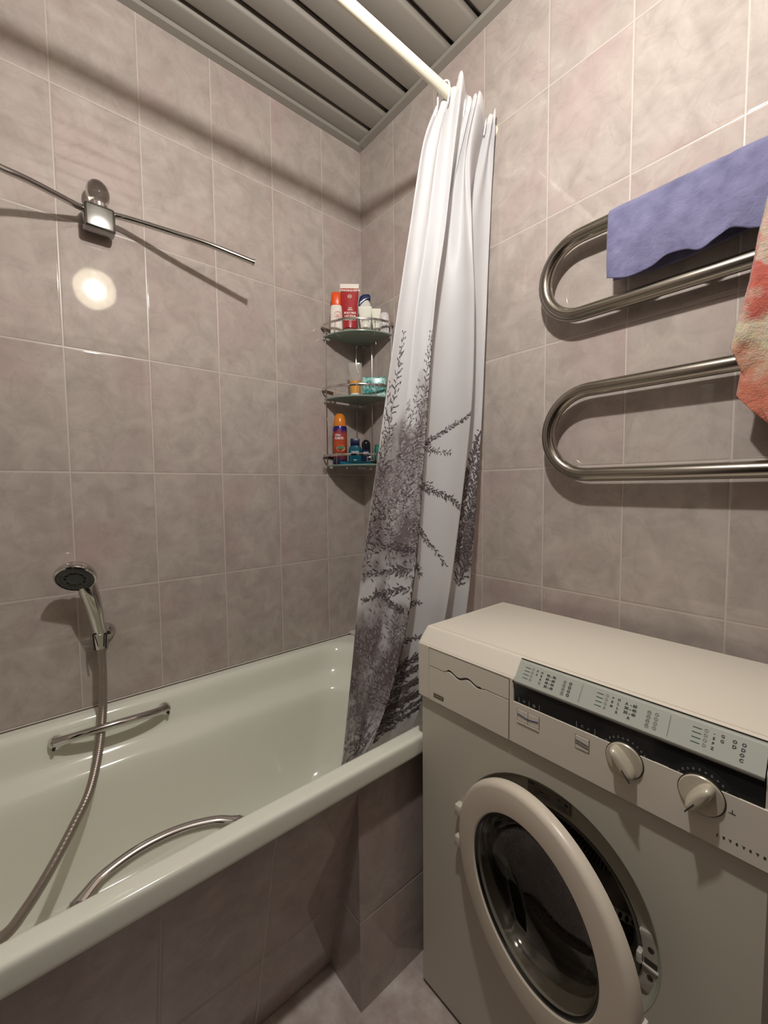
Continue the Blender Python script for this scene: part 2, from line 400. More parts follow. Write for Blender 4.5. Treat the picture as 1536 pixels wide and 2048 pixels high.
loops = [rrect(0.012, 0.692, BY0+0.01, BY1-0.01, 0.02, 0.572),
         rrect(0.004, 0.699, BY0+0.002, BY1-0.002, 0.02, 0.571),
         rrect(0.002, 0.700, BY0, BY1, 0.02, 0.580),
         rrect(0.002, 0.700, BY0, BY1, 0.02, 0.584),
         rrect(0.002, 0.700, BY0, BY1, 0.02, 0.606),
         rrect(0.004, 0.6985, BY0+0.002, BY1-0.002, 0.02, 0.6125),
         rrect(0.008, 0.6945, BY0+0.006, BY1-0.006, 0.02, 0.6160),
         rrect(0.013, 0.6895, BY0+0.010, BY1-0.010, 0.02, 0.6168),
         rrect(0.020, 0.682, BY0+0.02, BY1-0.02, 0.03, 0.6165),
         rrect(0.034, 0.664, BY0+0.045, BY1-0.050, 0.080, 0.6160),
         rrect(0.038, 0.660, BY0+0.052, BY1-0.057, 0.086, 0.6148),
         rrect(0.044, 0.654, BY0+0.06, BY1-0.064, 0.095, 0.611),
         rrect(0.052, 0.647, BY0+0.07, BY1-0.072, 0.10, 0.601),
         rrect(0.058, 0.642, BY0+0.078, BY1-0.078, 0.105, 0.582),
         rrect(0.064, 0.636, BY0+0.088, BY1-0.088, 0.11, 0.552),
         rrect(0.073, 0.627, BY0+0.105, BY1-0.098, 0.115, 0.528),
         rrect(0.094, 0.606, BY0+0.13, BY1-0.112, 0.12, 0.508),
         rrect(0.114, 0.586, BY0+0.15, BY1-0.124, 0.12, 0.494),
         rrect(0.125, 0.575, BY0+0.18, BY1-0.134, 0.12, 0.470),
         rrect(0.134, 0.566, BY0+0.23, BY1-0.155, 0.115, 0.390),
         rrect(0.147, 0.553, BY0+0.29, BY1-0.185, 0.11, 0.305),
         rrect(0.165, 0.535, BY0+0.34, BY1-0.225, 0.11, 0.245),
         rrect(0.205, 0.495, BY0+0.40, BY1-0.28, 0.10, 0.212),
         rrect(0.27, 0.43, BY0+0.48, BY1-0.36, 0.06, 0.200),
         rrect(0.33, 0.37, BY0+0.60, BY1-0.50, 0.015, 0.197)]
R_ = [[bm.verts.new(p - Vector((0.35, -0.93, 0))) for p in lp] for lp in loops]
for A, B in zip(R_, R_[1:]):
    n = len(A)
    for i in range(n): bm.faces.new((A[i], A[(i+1) % n], B[(i+1) % n], B[i]))
bm.faces.new(R_[-1][::-1])
o = obj('basin', bm, M_enamel, bath, angle=80)
sub = o.modifiers.new('sub', 'SUBSURF'); sub.levels = 1; sub.render_levels = 2
def grab_handle(side):
    # side=+1: on the wall side of the basin, -1: on the room side
    ox = 0.35; bm = bmesh.new()
    def X(v): return (v if side > 0 else 0.70 - v) - 0.35
    ya, yb = -1.045, -0.795
    zc = 0.585
    pts = [(X(0.072), ya, zc-0.004), (X(0.080), ya+0.012, zc), (X(0.094), ya+0.035, zc+0.007), (X(0.105), ya+0.08, zc+0.012), (X(0.108), (ya+yb)/2, zc+0.013),
           (X(0.105), yb-0.08, zc+0.010), (X(0.094), yb-0.035, zc+0.004), (X(0.080), yb-0.012, zc-0.002), (X(0.072), yb, zc-0.004)]
    pts = [(p[0], p[1]+0.93, p[2]) for p in pts]
    c = catmull(pts, 6); nn = len(c)
    rad = [0.0145 - 0.0040*min(1.0, min(i, nn-1-i)/12.0) for i in range(nn)]
    tube(bm, c, rad, 16)
    h = obj('grab_handle', bm, M_chrome, bath)
    for yy, s in ((ya, -1), (yb, 1)):
        bm = bmesh.new()
        M = Matrix.Translation((X(0.070), yy+0.93, zc-0.006)) @ Matrix.Rotation(pi/2*side, 4, 'Y')
        lathe(bm, [(0.0, 0.013), (0.006, 0.013), (0.0135, 0.009), (0.016, 0.002), (0.016, -0.010), (0.0, -0.010)], 24, M)
        obj('handle_end', bm, M_chrome, h)
        bm = bmesh.new()
        M = Matrix.Translation((X(0.070), yy+0.93+s*0.006, zc-0.014)) @ Matrix.Rotation(pi/2*side, 4, 'Y')
        lathe(bm, [(0.0, 0.0165), (0.0035, 0.016), (0.0042, 0.012), (0.0042, 0.0), (0, 0)], 14, M)
        obj('screw_cap', bm, M_black, h)
grab_handle(1); grab_handle(-1)

# tiled ledge between the bath end and the back wall, with its sealing strip
bm = bmesh.new(); box(bm, 0.0, 0.66, -0.073, -0.001, 0.0, 0.600, 0.001)
led = obj('trim_4', bm, M_wb, smooth=False); led['kind'] = 'structure'
bm = bmesh.new(); box(bm, 0.001, 0.64, -0.090, -0.001, 0.6175, 0.627, 0.003); sl = obj('trim_5', bm, M_caulk); sl['kind'] = 'structure'
bm = bmesh.new(); tube(bm, [(0.003, -0.09, 0.6185), (0.003, -1.79, 0.6175)], 0.0016, 8)
sl = obj('trim_6', bm, M_caulk); sl['kind'] = 'structure'

# tiled apron: leaning panel with foot recess, and the straight pillar at the far end
bm = bmesh.new()
prism(bm, [(0.530, 0.0), (0.671, 0.568), (0.663, 0.568), (0.519, 0.0)], 1, -1.79, -0.537)
ap = obj('bath_apron', bm, M_ap, smooth=False); tag(ap, 'leaning tiled bath apron panel in the shade under the bath rim', 'bath panel')
bm = bmesh.new()
box(bm, 0.648, 0.662, -0.537, -0.074, 0.0, 0.568, mi=1)
prism(bm, [(0.52, 0.0), (0.648, 0.0), (0.648, 0.568), (0.6475, 0.568), (0.640, 0.52), (0.606, 0.485), (0.585, 0.44), (0.575, 0.26), (0.52, 0.20)], 1, -0.537, -0.525, mi=0)
pl = obj('bath_pillar', bm, [M_as, M_ap2], smooth=False); tag(pl, 'straight tiled pillar under the bath corner beside the washing machine', 'tiled pillar')

# ------------------------------------------------------------------ corner shelf
SHX, SHY = 0.0, 0.0
M_frost = simple('frosted_green_glass', (0.33, 0.42, 0.36), 0.30, trans=0.30, noise_amt=0.03, ior=1.5)
shelf = thing('corner_shelf', 'three-tier chrome and frosted glass corner shelf fixed in the corner above the bath', 'shelf', (0, 0, 0))
ZS = [1.779, 1.547, 1.297]
for zi, z in enumerate(ZS):
    bm = bmesh.new()
    n = 28; R = 0.196
    poly = [(0.014, -0.014)] + [(0.014 + (R-0.014)*cos(-pi/2*i/n)**0.92 if i < n else 0.014, -0.014 - (R-0.014)*(abs(sin(-pi/2*i/n))**0.92)) for i in range(n+1)]
    prism(bm, poly, 2, z, z+0.005, bev=0.0008, seg=1)
    g = obj('glass_shelf', bm, M_frost, shelf, angle=30)
    # gallery rail: flat band following the arc, curling back to both walls
    bm = bmesh.new(); zr = z + 0.040
    path = []
    for i in range(33):
        a = -pi/2 + pi/2*i/32
        path.append(Vector((0.018+0.186*max(0, cos(a))**0.95, -0.018-0.186*max(0, -sin(a))**0.95, zr)))
    path = [Vector((0.006, -0.150, zr-0.006)), Vector((0.005, -0.185, zr-0.002)), Vector((0.009, -0.200, zr))] + path[1:-1] + [Vector((0.200, -0.009, zr)), Vector((0.185, -0.005, zr-0.002)), Vector((0.150, -0.006, zr-0.006))]
    prev = None; ring = []
    for i, p in enumerate(path):
        d = (path[min(i+1, len(path)-1)] - path[max(i-1, 0)]); d.z = 0; d.normalize(); nrm = Vector((d.y, -d.x, 0))
        q = [bm.verts.new(p + nrm*sx*0.0011 + Vector((0, 0, sz*0.0042))) for sx, sz in ((-1, -1), (1, -1), (1.8, 0), (1, 1), (-1, 1))]
        if prev:
            for k in range(5): bm.faces.new((prev[k], prev[(k+1) % 5], q[(k+1) % 5], q[k]))
        else: bm.faces.new(q)
        prev = q
    bm.faces.new(prev[::-1])
    obj('gallery_rail', bm, M_chrome, shelf, angle=50)
    # thin wire clips from the rail down under the glass
    for a in (-68, -22):
        bm = bmesh.new(); c_, s_ = cos(radians(a)), sin(radians(a))
        tube(bm, catmull([(0.016+0.188*c_, -0.016+0.188*s_, zr-0.003), (0.016+0.190*c_, -0.016+0.190*s_, z+0.010), (0.016+0.184*c_, -0.016+0.184*s_, z-0.002), (0.016+0.155*c_, -0.016+0.155*s_, z-0.004)], 5), 0.0011, 8)
        obj('wire_clip', bm, M_chrome, shelf)
for (px, py) in ((0.010, -0.183), (0.010, -0.040), (0.073, -0.010), (0.188, -0.010)):
    bm = bmesh.new(); tube(bm, [(px, py, ZS[2]-0.002), (px, py, ZS[0]+0.034)], 0.0023, 10)
    obj('post', bm, M_chrome, shelf)
for z in ZS:
    bm = bmesh.new(); tube(bm, catmull([(0.006, -0.040, z-0.003), (0.012, -0.03, z-0.003), (0.03, -0.012, z-0.003), (0.073, -0.007, z-0.003)], 5), 0.002, 8)
    obj('corner_brace', bm, M_chrome, shelf)
bm = bmesh.new(); tube(bm, catmull([(0.008, -0.196, ZS[2]), (0.007, -0.199, ZS[2]-0.012), (0.009, -0.193, ZS[2]-0.02), (0.009, -0.186, ZS[2]-0.014)], 5), 0.0015, 8)
obj('small_hook', bm, M_chrome, shelf)

# ------------------------------------------------------------------ toiletries (local front = -Y, turned to the room)
FR = radians(52)
def ell_loft(bm, secs, seg=28, mi=0, p=2.0):
    """secs: (z, rx, ry[, power]) stacked super-ellipse sections"""
    t = bmesh.new(); rings = []
    for s in secs:
        z, rx, ry = s[:3]; pw = s[3] if len(s) > 3 else p
        ring = []
        for i in range(seg):
            a = 2*pi*i/seg; c, q = cos(a), sin(a)
            ring.append(t.verts.new((rx*math.copysign(abs(c)**(2/pw), c), ry*math.copysign(abs(q)**(2/pw), q), z)))
        rings.append(ring)
    for A, B in zip(rings, rings[1:]):
        for i in range(seg): t.faces.new((A[i], A[(i+1) % seg], B[(i+1) % seg], B[i]))
    t.faces.new(rings[0][::-1]); t.faces.new(rings[-1])
    merge(bm, t, mi)
zt = ZS[0]+0.0052; zm = ZS[1]+0.0052; zb = ZS[2]+0.0052
# white bottle, orange cap
b = thing('lotion_bottle', 'white lotion bottle with an orange cap, leftmost on the top glass shelf', 'bottle', (0.046, -0.156, zt), FR)
bm = bmesh.new(); ell_loft(bm, [(0, 0.021, 0.014), (0.003, 0.0235, 0.016), (0.04, 0.0235, 0.016), (0.098, 0.022, 0.015), (0.108, 0.020, 0.014), (0.110, 0.0175, 0.012)], p=3)
body = obj('bottle_body', bm, simple('lotion_white', (0.80, 0.74, 0.66), 0.35), b)
bm = bmesh.new(); ell_loft(bm, [(0.109, 0.0175, 0.0125), (0.112, 0.0188, 0.0135), (0.145, 0.0185, 0.013), (0.155, 0.0165, 0.011), (0.158, 0.012, 0.008)], p=3)
obj('cap', bm, simple('orange_cap', (0.80, 0.09, 0.012), 0.3), b)
bm = bmesh.new(); lathe(bm, [(0.0135, 0), (0.0125, 0.0), (0.0125, 0.0002), (0.0135, 0.0002)], 28, Matrix.Translation((0.006, -0.0166, 0.072)) @ Matrix.Rotation(pi/2, 4, 'X'), closed=True)
lathe(bm, [(0.0095, 0), (0.0088, 0.0), (0.0088, 0.0002), (0.0095, 0.0002)], 28, Matrix.Translation((0.006, -0.0166, 0.072)) @ Matrix.Rotation(pi/2, 4, 'X'), closed=True)
for k in range(-3, 4): box(bm, 0.006+k*0.0017-0.0005, 0.006+k*0.0017+0.0005, -0.0170, -0.0165, 0.063+abs(k)*0.001, 0.076-abs(k)*0.001)
for k in range(5): box(bm, -0.004, 0.013-0.002*(k % 2), -0.0168, -0.0164, 0.046-k*0.005, 0.0466-k*0.005)
obj('printed_emblem', bm, simple('orange_print', (0.60, 0.20, 0.10), 0.5), body)
# red tube
b = thing('body_milk_tube', 'tall red body milk tube standing on its white cap, tallest item on the top shelf', 'tube', (0.084, -0.122, zt), FR)
bm = bmesh.new(); ell_loft(bm, [(0.012, 0.024, 0.018), (0.03, 0.0255, 0.0185), (0.07, 0.0275, 0.015), (0.12, 0.0305, 0.009), (0.165, 0.034, 0.0028), (0.172, 0.0345, 0.0018)], 32)
M_red = simple('red_tube', (0.40, 0.028, 0.035), 0.28, noise_amt=0.25, noise_scale=90)
body = obj('tube_body', bm, M_red, b)
bm = bmesh.new(); ell_loft(bm, [(0.0, 0.0235, 0.0185), (0.012, 0.0245, 0.0190)], 32)
obj('cap', bm, M_black, b)
bm = bmesh.new(); ell_loft(bm, [(0.010, 0.0247, 0.0190), (0.018, 0.0250, 0.0190)], 32); obj('white_band', bm, simple('band_white', (0.82, 0.74, 0.66), 0.4), b)
bm = bmesh.new(); ell_loft(bm, [(0.170, 0.0348, 0.0022), (0.186, 0.0358, 0.0016)], 32)
obj('white_seam', bm, simple('tube_white', (0.82, 0.74, 0.66), 0.4), b)
bm = bmesh.new()
for s, z, sz, y, sx in (('KINGS&QUEENS', 0.161, 0.0105, -0.0052, 0.98), ('LAIT POUR', 0.063, 0.0105, -0.0178, 0.80), ('BODY MILK', 0.075, 0.0105, -0.0166, 0.80), ('LE CORPS', 0.051, 0.0105, -0.0186, 0.80), ('ARGAN', 0.087, 0.006, -0.0152, 0.9), ('QUEEN', 0.094, 0.004, -0.0140, 1.0)):
    put_text(bm, s, sz, (0.002, y, z), 0.0003, sx)
lathe(bm, [(0.0075, 0), (0.0066, 0.0), (0.0066, 0.0002), (0.0075, 0.0002)], 24, Matrix.Translation((0.001, -0.0088, 0.138)) @ Matrix.Rotation(pi/2, 4, 'X'), closed=True)
for k in range(5): box(bm, -0.005+k*0.0024, -0.004+k*0.0024, -0.0092, -0.0086, 0.134, 0.143 - (k % 2)*0.003)
obj('lettering', bm, simple('cream_print', (0.85, 0.70, 0.60), 0.5), body)
# shampoo with navy cap
b = thing('shampoo_bottle', 'white shampoo bottle with a sloping navy blue cap behind the white tube', 'bottle', (0.082, -0.050, zt), FR)
bm = bmesh.new(); ell_loft(bm, [(0, 0.025, 0.014), (0.004, 0.027, 0.016), (0.08, 0.027, 0.016), (0.128, 0.024, 0.014), (0.134, 0.022, 0.0125)], p=2.6)
obj('bottle_body', bm, simple('shampoo_white', (0.72, 0.70, 0.63), 0.3), b)
bm = bmesh.new()
prism(bm, [(-0.0235, 0.112), (-0.012, 0.128), (0.006, 0.142), (0.0225, 0.146), (0.0225, 0.160), (0.016, 0.166), (-0.004, 0.164), (-0.016, 0.158), (-0.021, 0.142)], 1, -0.0150, 0.0150, bev=0.004, seg=3)
obj('cap', bm, simple('navy_cap', (0.008, 0.016, 0.085), 0.25), b)
bm = bmesh.new(); ell_loft(bm, [(0.120, 0.0243, 0.0142), (0.134, 0.0215, 0.0135), (0.144, 0.017, 0.013)], p=2.6)
obj('neck', bm, simple('shampoo_white_neck', (0.72, 0.70, 0.63), 0.3), b)
# two white tubes
def cream_tube(name, label, loc, W, H, mat, capmat, marks):
    b = thing(name, label, 'tube', loc, FR)
    bm = bmesh.new(); ell_loft(bm, [(0.016, W*0.30, W*0.30), (0.022, W*0.36, W*0.33), (H*0.45, W*0.42, W*0.24), (H*0.8, W*0.47, W*0.08), (H*0.96, W*0.50, 0.0012), (H, W*0.51, 0.0010)], 28)
    body = obj('tube_body', bm, mat, b)
    bm = bmesh.new(); ell_loft(bm, [(0.0, W*0.29, W*0.29), (0.002, W*0.31, W*0.31), (0.017, W*0.30, W*0.30)], 28); obj('cap', bm, capmat, b)
    bm = bmesh.new(); put_text(bm, marks, W*0.26, (0, -W*0.255, H*0.47), 0.0001, 1.0); put_text(bm, '. : . :', W*0.2, (0, -W*0.30, H*0.36), 0.0001)
    obj('lettering', bm, M_inkgrey, body)
    return b
M_cream = simple('cream_tube_white', (0.78, 0.76, 0.66), 0.35)
cream_tube('cream_tube', 'larger white cream tube flared at the top, standing in front of the navy-capped bottle', (0.124, -0.080, zt), 0.050, 0.103, M_cream, simple('greyish_cap', (0.62, 0.50, 0.44), 0.35), 'SKIN')
cream_tube('hand_cream_tube', 'smaller white hand cream tube on the top shelf, right of the larger one', (0.146, -0.046, zt), 0.036, 0.097, M_cream, M_cream, 'SKIN')
b = thing('cream_jar', 'pale lilac white rounded bottle at the right end of the top shelf', 'bottle', (0.166, -0.022, zt), FR)
bm = bmesh.new(); ell_loft(bm, [(0, 0.016, 0.013), (0.003, 0.018, 0.015), (0.06, 0.018, 0.015), (0.072, 0.0165, 0.014), (0.080, 0.012, 0.010), (0.0825, 0.005, 0.004)], p=2.6)
body = obj('bottle_body', bm, simple('lilac_white', (0.66, 0.60, 0.60), 0.4), b)
bm = bmesh.new()
for k in range(4): box(bm, -0.010+k*0.005, -0.0085+k*0.005, -0.0157, -0.0150, 0.012, 0.042-(k % 2)*0.006)
obj('printed_lines', bm, M_inkgrey, body)
# middle shelf
b = thing('gel_tube', 'clear tube a third full of amber gel standing on its white cap', 'tube', (0.094, -0.108, zm), FR)
bm = bmesh.new(); ell_loft(bm, [(0.0640, 0.0202, 0.0126), (0.10, 0.023, 0.006), (0.124, 0.0250, 0.0016), (0.131, 0.0255, 0.0012)], 28)
M_clear = simple('clear_plastic', (0.92, 0.90, 0.86), 0.12, trans=0.85, ior=1.2)
obj('tube_body', bm, M_clear, b)
bm = bmesh.new(); ell_loft(bm, [(0.0165, 0.0183, 0.0158), (0.058, 0.0202, 0.0130), (0.0638, 0.0203, 0.0127)], 28)
obj('amber_gel', bm, simple('amber_gel', (0.70, 0.33, 0.06), 0.12, trans=0.1), b)
bm = bmesh.new(); ell_loft(bm, [(0.0, 0.0165, 0.0150), (0.003, 0.0175, 0.016), (0.017, 0.0178, 0.016)], 28); obj('cap', bm, simple('white_cap', (0.75, 0.72, 0.66), 0.35), b)
b = thing('soap_pack', 'turquoise wrapped soap bar lettered in dark script, on the middle shelf', 'soap', (0.148, -0.060, zm), FR-0.05)
def soap_mat():
    m, nt, p = new_mat('turquoise_wrapper'); tc = N(nt, 'ShaderNodeTexCoord')
    n1 = N(nt, 'ShaderNodeTexNoise'); n1.inputs['Scale'].default_value = 45; n1.inputs['Distortion'].default_value = 1.5; L(nt, tc.outputs['Object'], n1.inputs['Vector'])
    cr = N(nt, 'ShaderNodeValToRGB'); e = cr.color_ramp.elements; e[0].position = 0.38; e[0].color = (0.0, 0.22, 0.22, 1); e[1].position = 0.66; e[1].color = (0.38, 0.66, 0.58, 1)
    L(nt, n1.outputs['Fac'], cr.inputs[0]); L(nt, cr.outputs[0], p.inputs['Base Color']); p.inputs['Roughness'].default_value = 0.28; return m
bm = bmesh.new(); box(bm, -0.044, 0.044, -0.013, 0.013, 0.0, 0.074, 0.006, 3)
wr_ = obj('wrapper', bm, soap_mat(), b)
bm = bmesh.new(); put_text(bm, 'Novita', 0.026, (0.004, -0.0134, 0.044), 0.0006, 1.0, slant=0.2)
obj('lettering', bm, M_ink, wr_)
bm = bmesh.new(); box(bm, -0.03, 0.034, -0.0136, -0.0131, 0.0285, 0.0292)
for k in range(14): box(bm, -0.040+k*0.006, -0.037+k*0.006, -0.0137, -0.0131, 0.004, 0.011+(k*7 % 5)*0.001)
obj('white_marks', bm, simple('foam_white', (0.75, 0.82, 0.80), 0.5), wr_)
b = thing('razor', 'black razor lying flat on the middle shelf, left of the amber tube', 'razor', (0.052, -0.130, zm), FR)
bm = bmesh.new(); tube(bm, catmull([(-0.030, 0, 0.0055), (-0.01, 0, 0.009), (0.012, 0, 0.011), (0.032, 0, 0.010)], 6), 0.0045, 12); obj('grip', bm, M_black, b)
bm = bmesh.new(); box(bm, -0.040, -0.030, -0.018, 0.018, 0.0, 0.009, 0.002); obj('razor_head', bm, M_chrome, b)
# bottom shelf
b = thing('shave_gel_can', 'orange shaving gel can with a dark blue shoulder on the bottom shelf', 'can', (0.043, -0.146, zb), FR)
def can_mat():
    m, nt, p = new_mat('shave_gel_print'); tc = N(nt, 'ShaderNodeTexCoord'); sp = N(nt, 'ShaderNodeSeparateXYZ'); L(nt, tc.outputs['Object'], sp.inputs[0])
    nz = N(nt, 'ShaderNodeTexNoise'); nz.inputs['Scale'].default_value = 40; L(nt, tc.outputs['Object'], nz.inputs['Vector'])
    ad = N(nt, 'ShaderNodeMath', operation='MULTIPLY_ADD'); L(nt, nz.outputs['Fac'], ad.inputs[0]); ad.inputs[1].default_value = 0.05; L(nt, sp.outputs[2], ad.inputs[2])
    cr = N(nt, 'ShaderNodeValToRGB'); e = cr.color_ramp.elements
    mr = N(nt, 'ShaderNodeMapRange'); mr.inputs['From Max'].default_value = 0.2; L(nt, ad.outputs[0], mr.inputs['Value']); L(nt, mr.outputs[0], cr.inputs[0])
    e[0].position = 0.0; e[0].color = (0.02, 0.03, 0.10, 1); e[1].position = 1.0; e[1].color = (0.012, 0.012, 0.14, 1)
    for ps, c in ((0.22, (0.02, 0.03, 0.10)), (0.30, (0.30, 0.05, 0.03)), (0.52, (0.55, 0.10, 0.03)), (0.72, (0.38, 0.05, 0.04)), (0.80, (0.015, 0.012, 0.15))):
        k = e.new(ps); k.color = (*c, 1)
    L(nt, cr.outputs[0], p.inputs['Base Color']); p.inputs['Roughness'].default_value = 0.25; p.inputs['Metallic'].default_value = 0.2; return m
bm = bmesh.new(); lathe(bm, [(0, 0), (0.025, 0), (0.027, 0.003), (0.027, 0.135), (0.0255, 0.143), (0.025, 0.146), (0, 0.146)], 36)
body = obj('can_body', bm, can_mat(), b)
bm = bmesh.new(); lathe(bm, [(0, 0.145), (0.0245, 0.145), (0.0250, 0.149), (0.0235, 0.168), (0.019, 0.185), (0.012, 0.194), (0, 0.197)], 36)
obj('cap', bm, simple('amber_cap', (0.72, 0.22, 0.02), 0.22, trans=0.1), b)
bm = bmesh.new(); put_text(bm, 'Gillette', 0.010, (-0.003, 0, 0.112), 0.0003, 1.0, bend=0.0275, slant=0.15); put_text(bm, 'FUSION', 0.0125, (-0.001, 0, 0.100), 0.0005, 0.85, bend=0.0275, slant=0.2); put_text(bm, 'ProGel', 0.008, (-0.003, 0, 0.040), 0.0003, 1.0, bend=0.0275)
obj('lettering', bm, simple('silver_print', (0.70, 0.68, 0.72), 0.4), body)
bm = bmesh.new()
t = bmesh.new(); bmesh.ops.create_circle(t, cap_ends=True, segments=28, radius=1.0)
for v in t.verts:
    xx = v.co.x*0.017+0.004; a = xx/0.0274; v.co = Vector((0.0276*sin(a), -0.0276*cos(a), 0.062+v.co.y*0.012))
merge(bm, t, 0)
o = obj('green_oval', bm, simple('oval_orange', (0.62, 0.26, 0.16), 0.4), body)
bm = bmesh.new()
for k in range(9):
    xx = -0.008+k*0.003; a = xx/0.0276; p_ = (0.0279*sin(a), -0.0279*cos(a)); box(bm, p_[0]-0.0016, p_[0]+0.0016, p_[1]-0.0002, p_[1]+0.0002, 0.0605, 0.0685)
obj('green_band', bm, simple('oval_green', (0.05, 0.22, 0.13), 0.4), o)
b = thing('aftershave_bottle', 'teal blue bottle with a square navy cap standing beside the orange can', 'bottle', (0.085, -0.106, zb), FR)
bm = bmesh.new(); ell_loft(bm, [(0, 0.022, 0.013), (0.003, 0.026, 0.015), (0.050, 0.026, 0.015), (0.066, 0.023, 0.014), (0.072, 0.017, 0.013)], p=3.2)
body = obj('bottle_body', bm, simple('teal_bottle', (0.006, 0.105, 0.155), 0.2, trans=0.15), b)
bm = bmesh.new(); box(bm, -0.0175, 0.0175, -0.013, 0.013, 0.071, 0.099, 0.002); obj('cap', bm, simple('navy_square_cap', (0.006, 0.008, 0.045), 0.3), b)
bm = bmesh.new(); put_text(bm, 'NIVEA', 0.0100, (0, -0.0156, 0.048), 0.0004, 1.0); put_text(bm, 'MEN', 0.006, (0.0, -0.0156, 0.018), 0.0002, 1.0)
obj('lettering', bm, M_inkwhite, body)
b = thing('deodorant', 'roll-on deodorant with a glossy black dome cap on the bottom shelf', 'deodorant', (0.121, -0.081, zb), FR)
bm = bmesh.new(); ell_loft(bm, [(0, 0.013, 0.011), (0.004, 0.015, 0.0125), (0.035, 0.0165, 0.0135), (0.055, 0.0165, 0.0140), (0.060, 0.0150, 0.0140)], p=2.2)
body = obj('bottle_body', bm, simple('navy_rollon', (0.010, 0.018, 0.055), 0.25), b)
bm = bmesh.new(); lathe(bm, [(0, 0.058), (0.0165, 0.058)] + [(0.0168*cos(pi/2*i/10), 0.076+0.018*sin(pi/2*i/10)) for i in range(10)] + [(0, 0.094)], 32)
obj('cap', bm, simple('glossy_black_cap', (0.006, 0.007, 0.012), 0.1), b)
bm = bmesh.new(); put_text(bm, 'NIVEA', 0.0070, (0, -0.0142, 0.045), 0.0003, 1.0); put_text(bm, 'MEN', 0.005, (0, -0.0142, 0.036), 0.0002)
obj('lettering', bm, M_inkwhite, body)
b = thing('green_bottle', 'narrow green bottle half hidden by the curtain edge on the bottom shelf', 'bottle', (0.138, -0.040, zb), FR)
bm = bmesh.new(); ell_loft(bm, [(0, 0.010, 0.010), (0.003, 0.0115, 0.011), (0.060, 0.0115, 0.011), (0.068, 0.009, 0.009), (0.076, 0.009, 0.009)], p=2.4)
obj('bottle_body', bm, simple('green_plastic', (0.0, 0.16, 0.11), 0.3), b)
b = thing('soap_dish', 'flat translucent blue dish lying along the front of the bottom shelf', 'dish', (0.118, -0.118, zb), FR-0.04)
bm = bmesh.new(); box(bm, -0.066, 0.050, -0.012, 0.010, 0.0, 0.011, 0.003)
obj('dish_body', bm, simple('blue_plastic', (0.01, 0.18, 0.26), 0.15, trans=0.2), b)
b = thing('toiletry_item', 'small dark toiletry with a silver clip at the right front of the bottom shelf', 'toiletry', (0.150, -0.078, zb), FR)
bm = bmesh.new(); tube(bm, catmull([(-0.02, 0, 0.006), (0.0, 0, 0.012), (0.02, 0.0, 0.010)], 6), 0.007, 14); obj('brush_body', bm, M_black, b)
bm = bmesh.new(); box(bm, -0.019, -0.013, -0.009, -0.006, 0.0, 0.026, 0.001); box(bm, -0.019, 0.003, -0.009, -0.006, 0.022, 0.028, 0.001); obj('clip', bm, M_chrome, b)

# ------------------------------------------------------------------ chrome bar with glass knob on the left wall
bar = thing('wall_bar', 'bowed chrome bar with a clear round knob on its bracket, high on the left wall', 'bar', (0.0, -0.893, 1.92))
def rl(x, y, z): return (x, y+0.893, z-1.92)
bm = bmesh.new()
pts = catmull([rl(0.210, -1.30, 1.885), rl(0.165, -1.15, 1.905), rl(0.140, -1.0847, 1.9112), rl(0.110, -1.0345, 1.9214), rl(0.075, -0.9780, 1.9289), rl(0.045, -0.9308, 1.9363), rl(0.036, -0.893, 1.9425), rl(0.042, -0.8568, 1.9467), rl(0.057, -0.8150, 1.9425), rl(0.098, -0.7257, 1.9243), rl(0.130, -0.6422, 1.9091), rl(0.160, -0.5302, 1.8868)], 6)
tube(bm, pts, 0.0080, 16)
br_ = obj('bar', bm, M_chrome, bar)
bm = bmesh.new(); tube(bm, [pts[-1], pts[-1] + (pts[-1]-pts[-4]).normalized()*0.006], 0.0094, 16); obj('end_cap', bm, M_chrome, br_)
bm = bmesh.new(); box(bm, 0.014, 0.058, -0.037, 0.033, -0.030, 0.034, 0.008, 3); box(bm, 0.0, 0.016, -0.024, 0.022, -0.020, 0.024, 0.004)
obj('bracket', bm, simple('dark_chrome', (0.30, 0.29, 0.28), 0.22, 1.0), bar)
bm = bmesh.new(); lathe(bm, [(0, 0.018), (0.022, 0.018), (0.023, 0.026), (0.016, 0.031), (0.013, 0.036)], 32, Matrix.Translation((0.036, -0.002, 0.014)))
obj('knob_collar', bm, M_chrome, bar)
bm = bmesh.new(); lathe(bm, [(0.010, 0.028), (0.018, 0.035), (0.0250, 0.046), (0.0272, 0.058), (0.0262, 0.068), (0.0225, 0.079), (0.0160, 0.087), (0.008, 0.0915), (0, 0.0925)], 32, Matrix.Translation((0.036, -0.002, 0.010)))
obj('glass_knob', bm, simple('clear_knob', (0.80, 0.80, 0.78), 0.0, trans=1.0, ior=1.5, noise_amt=0.0), bar)

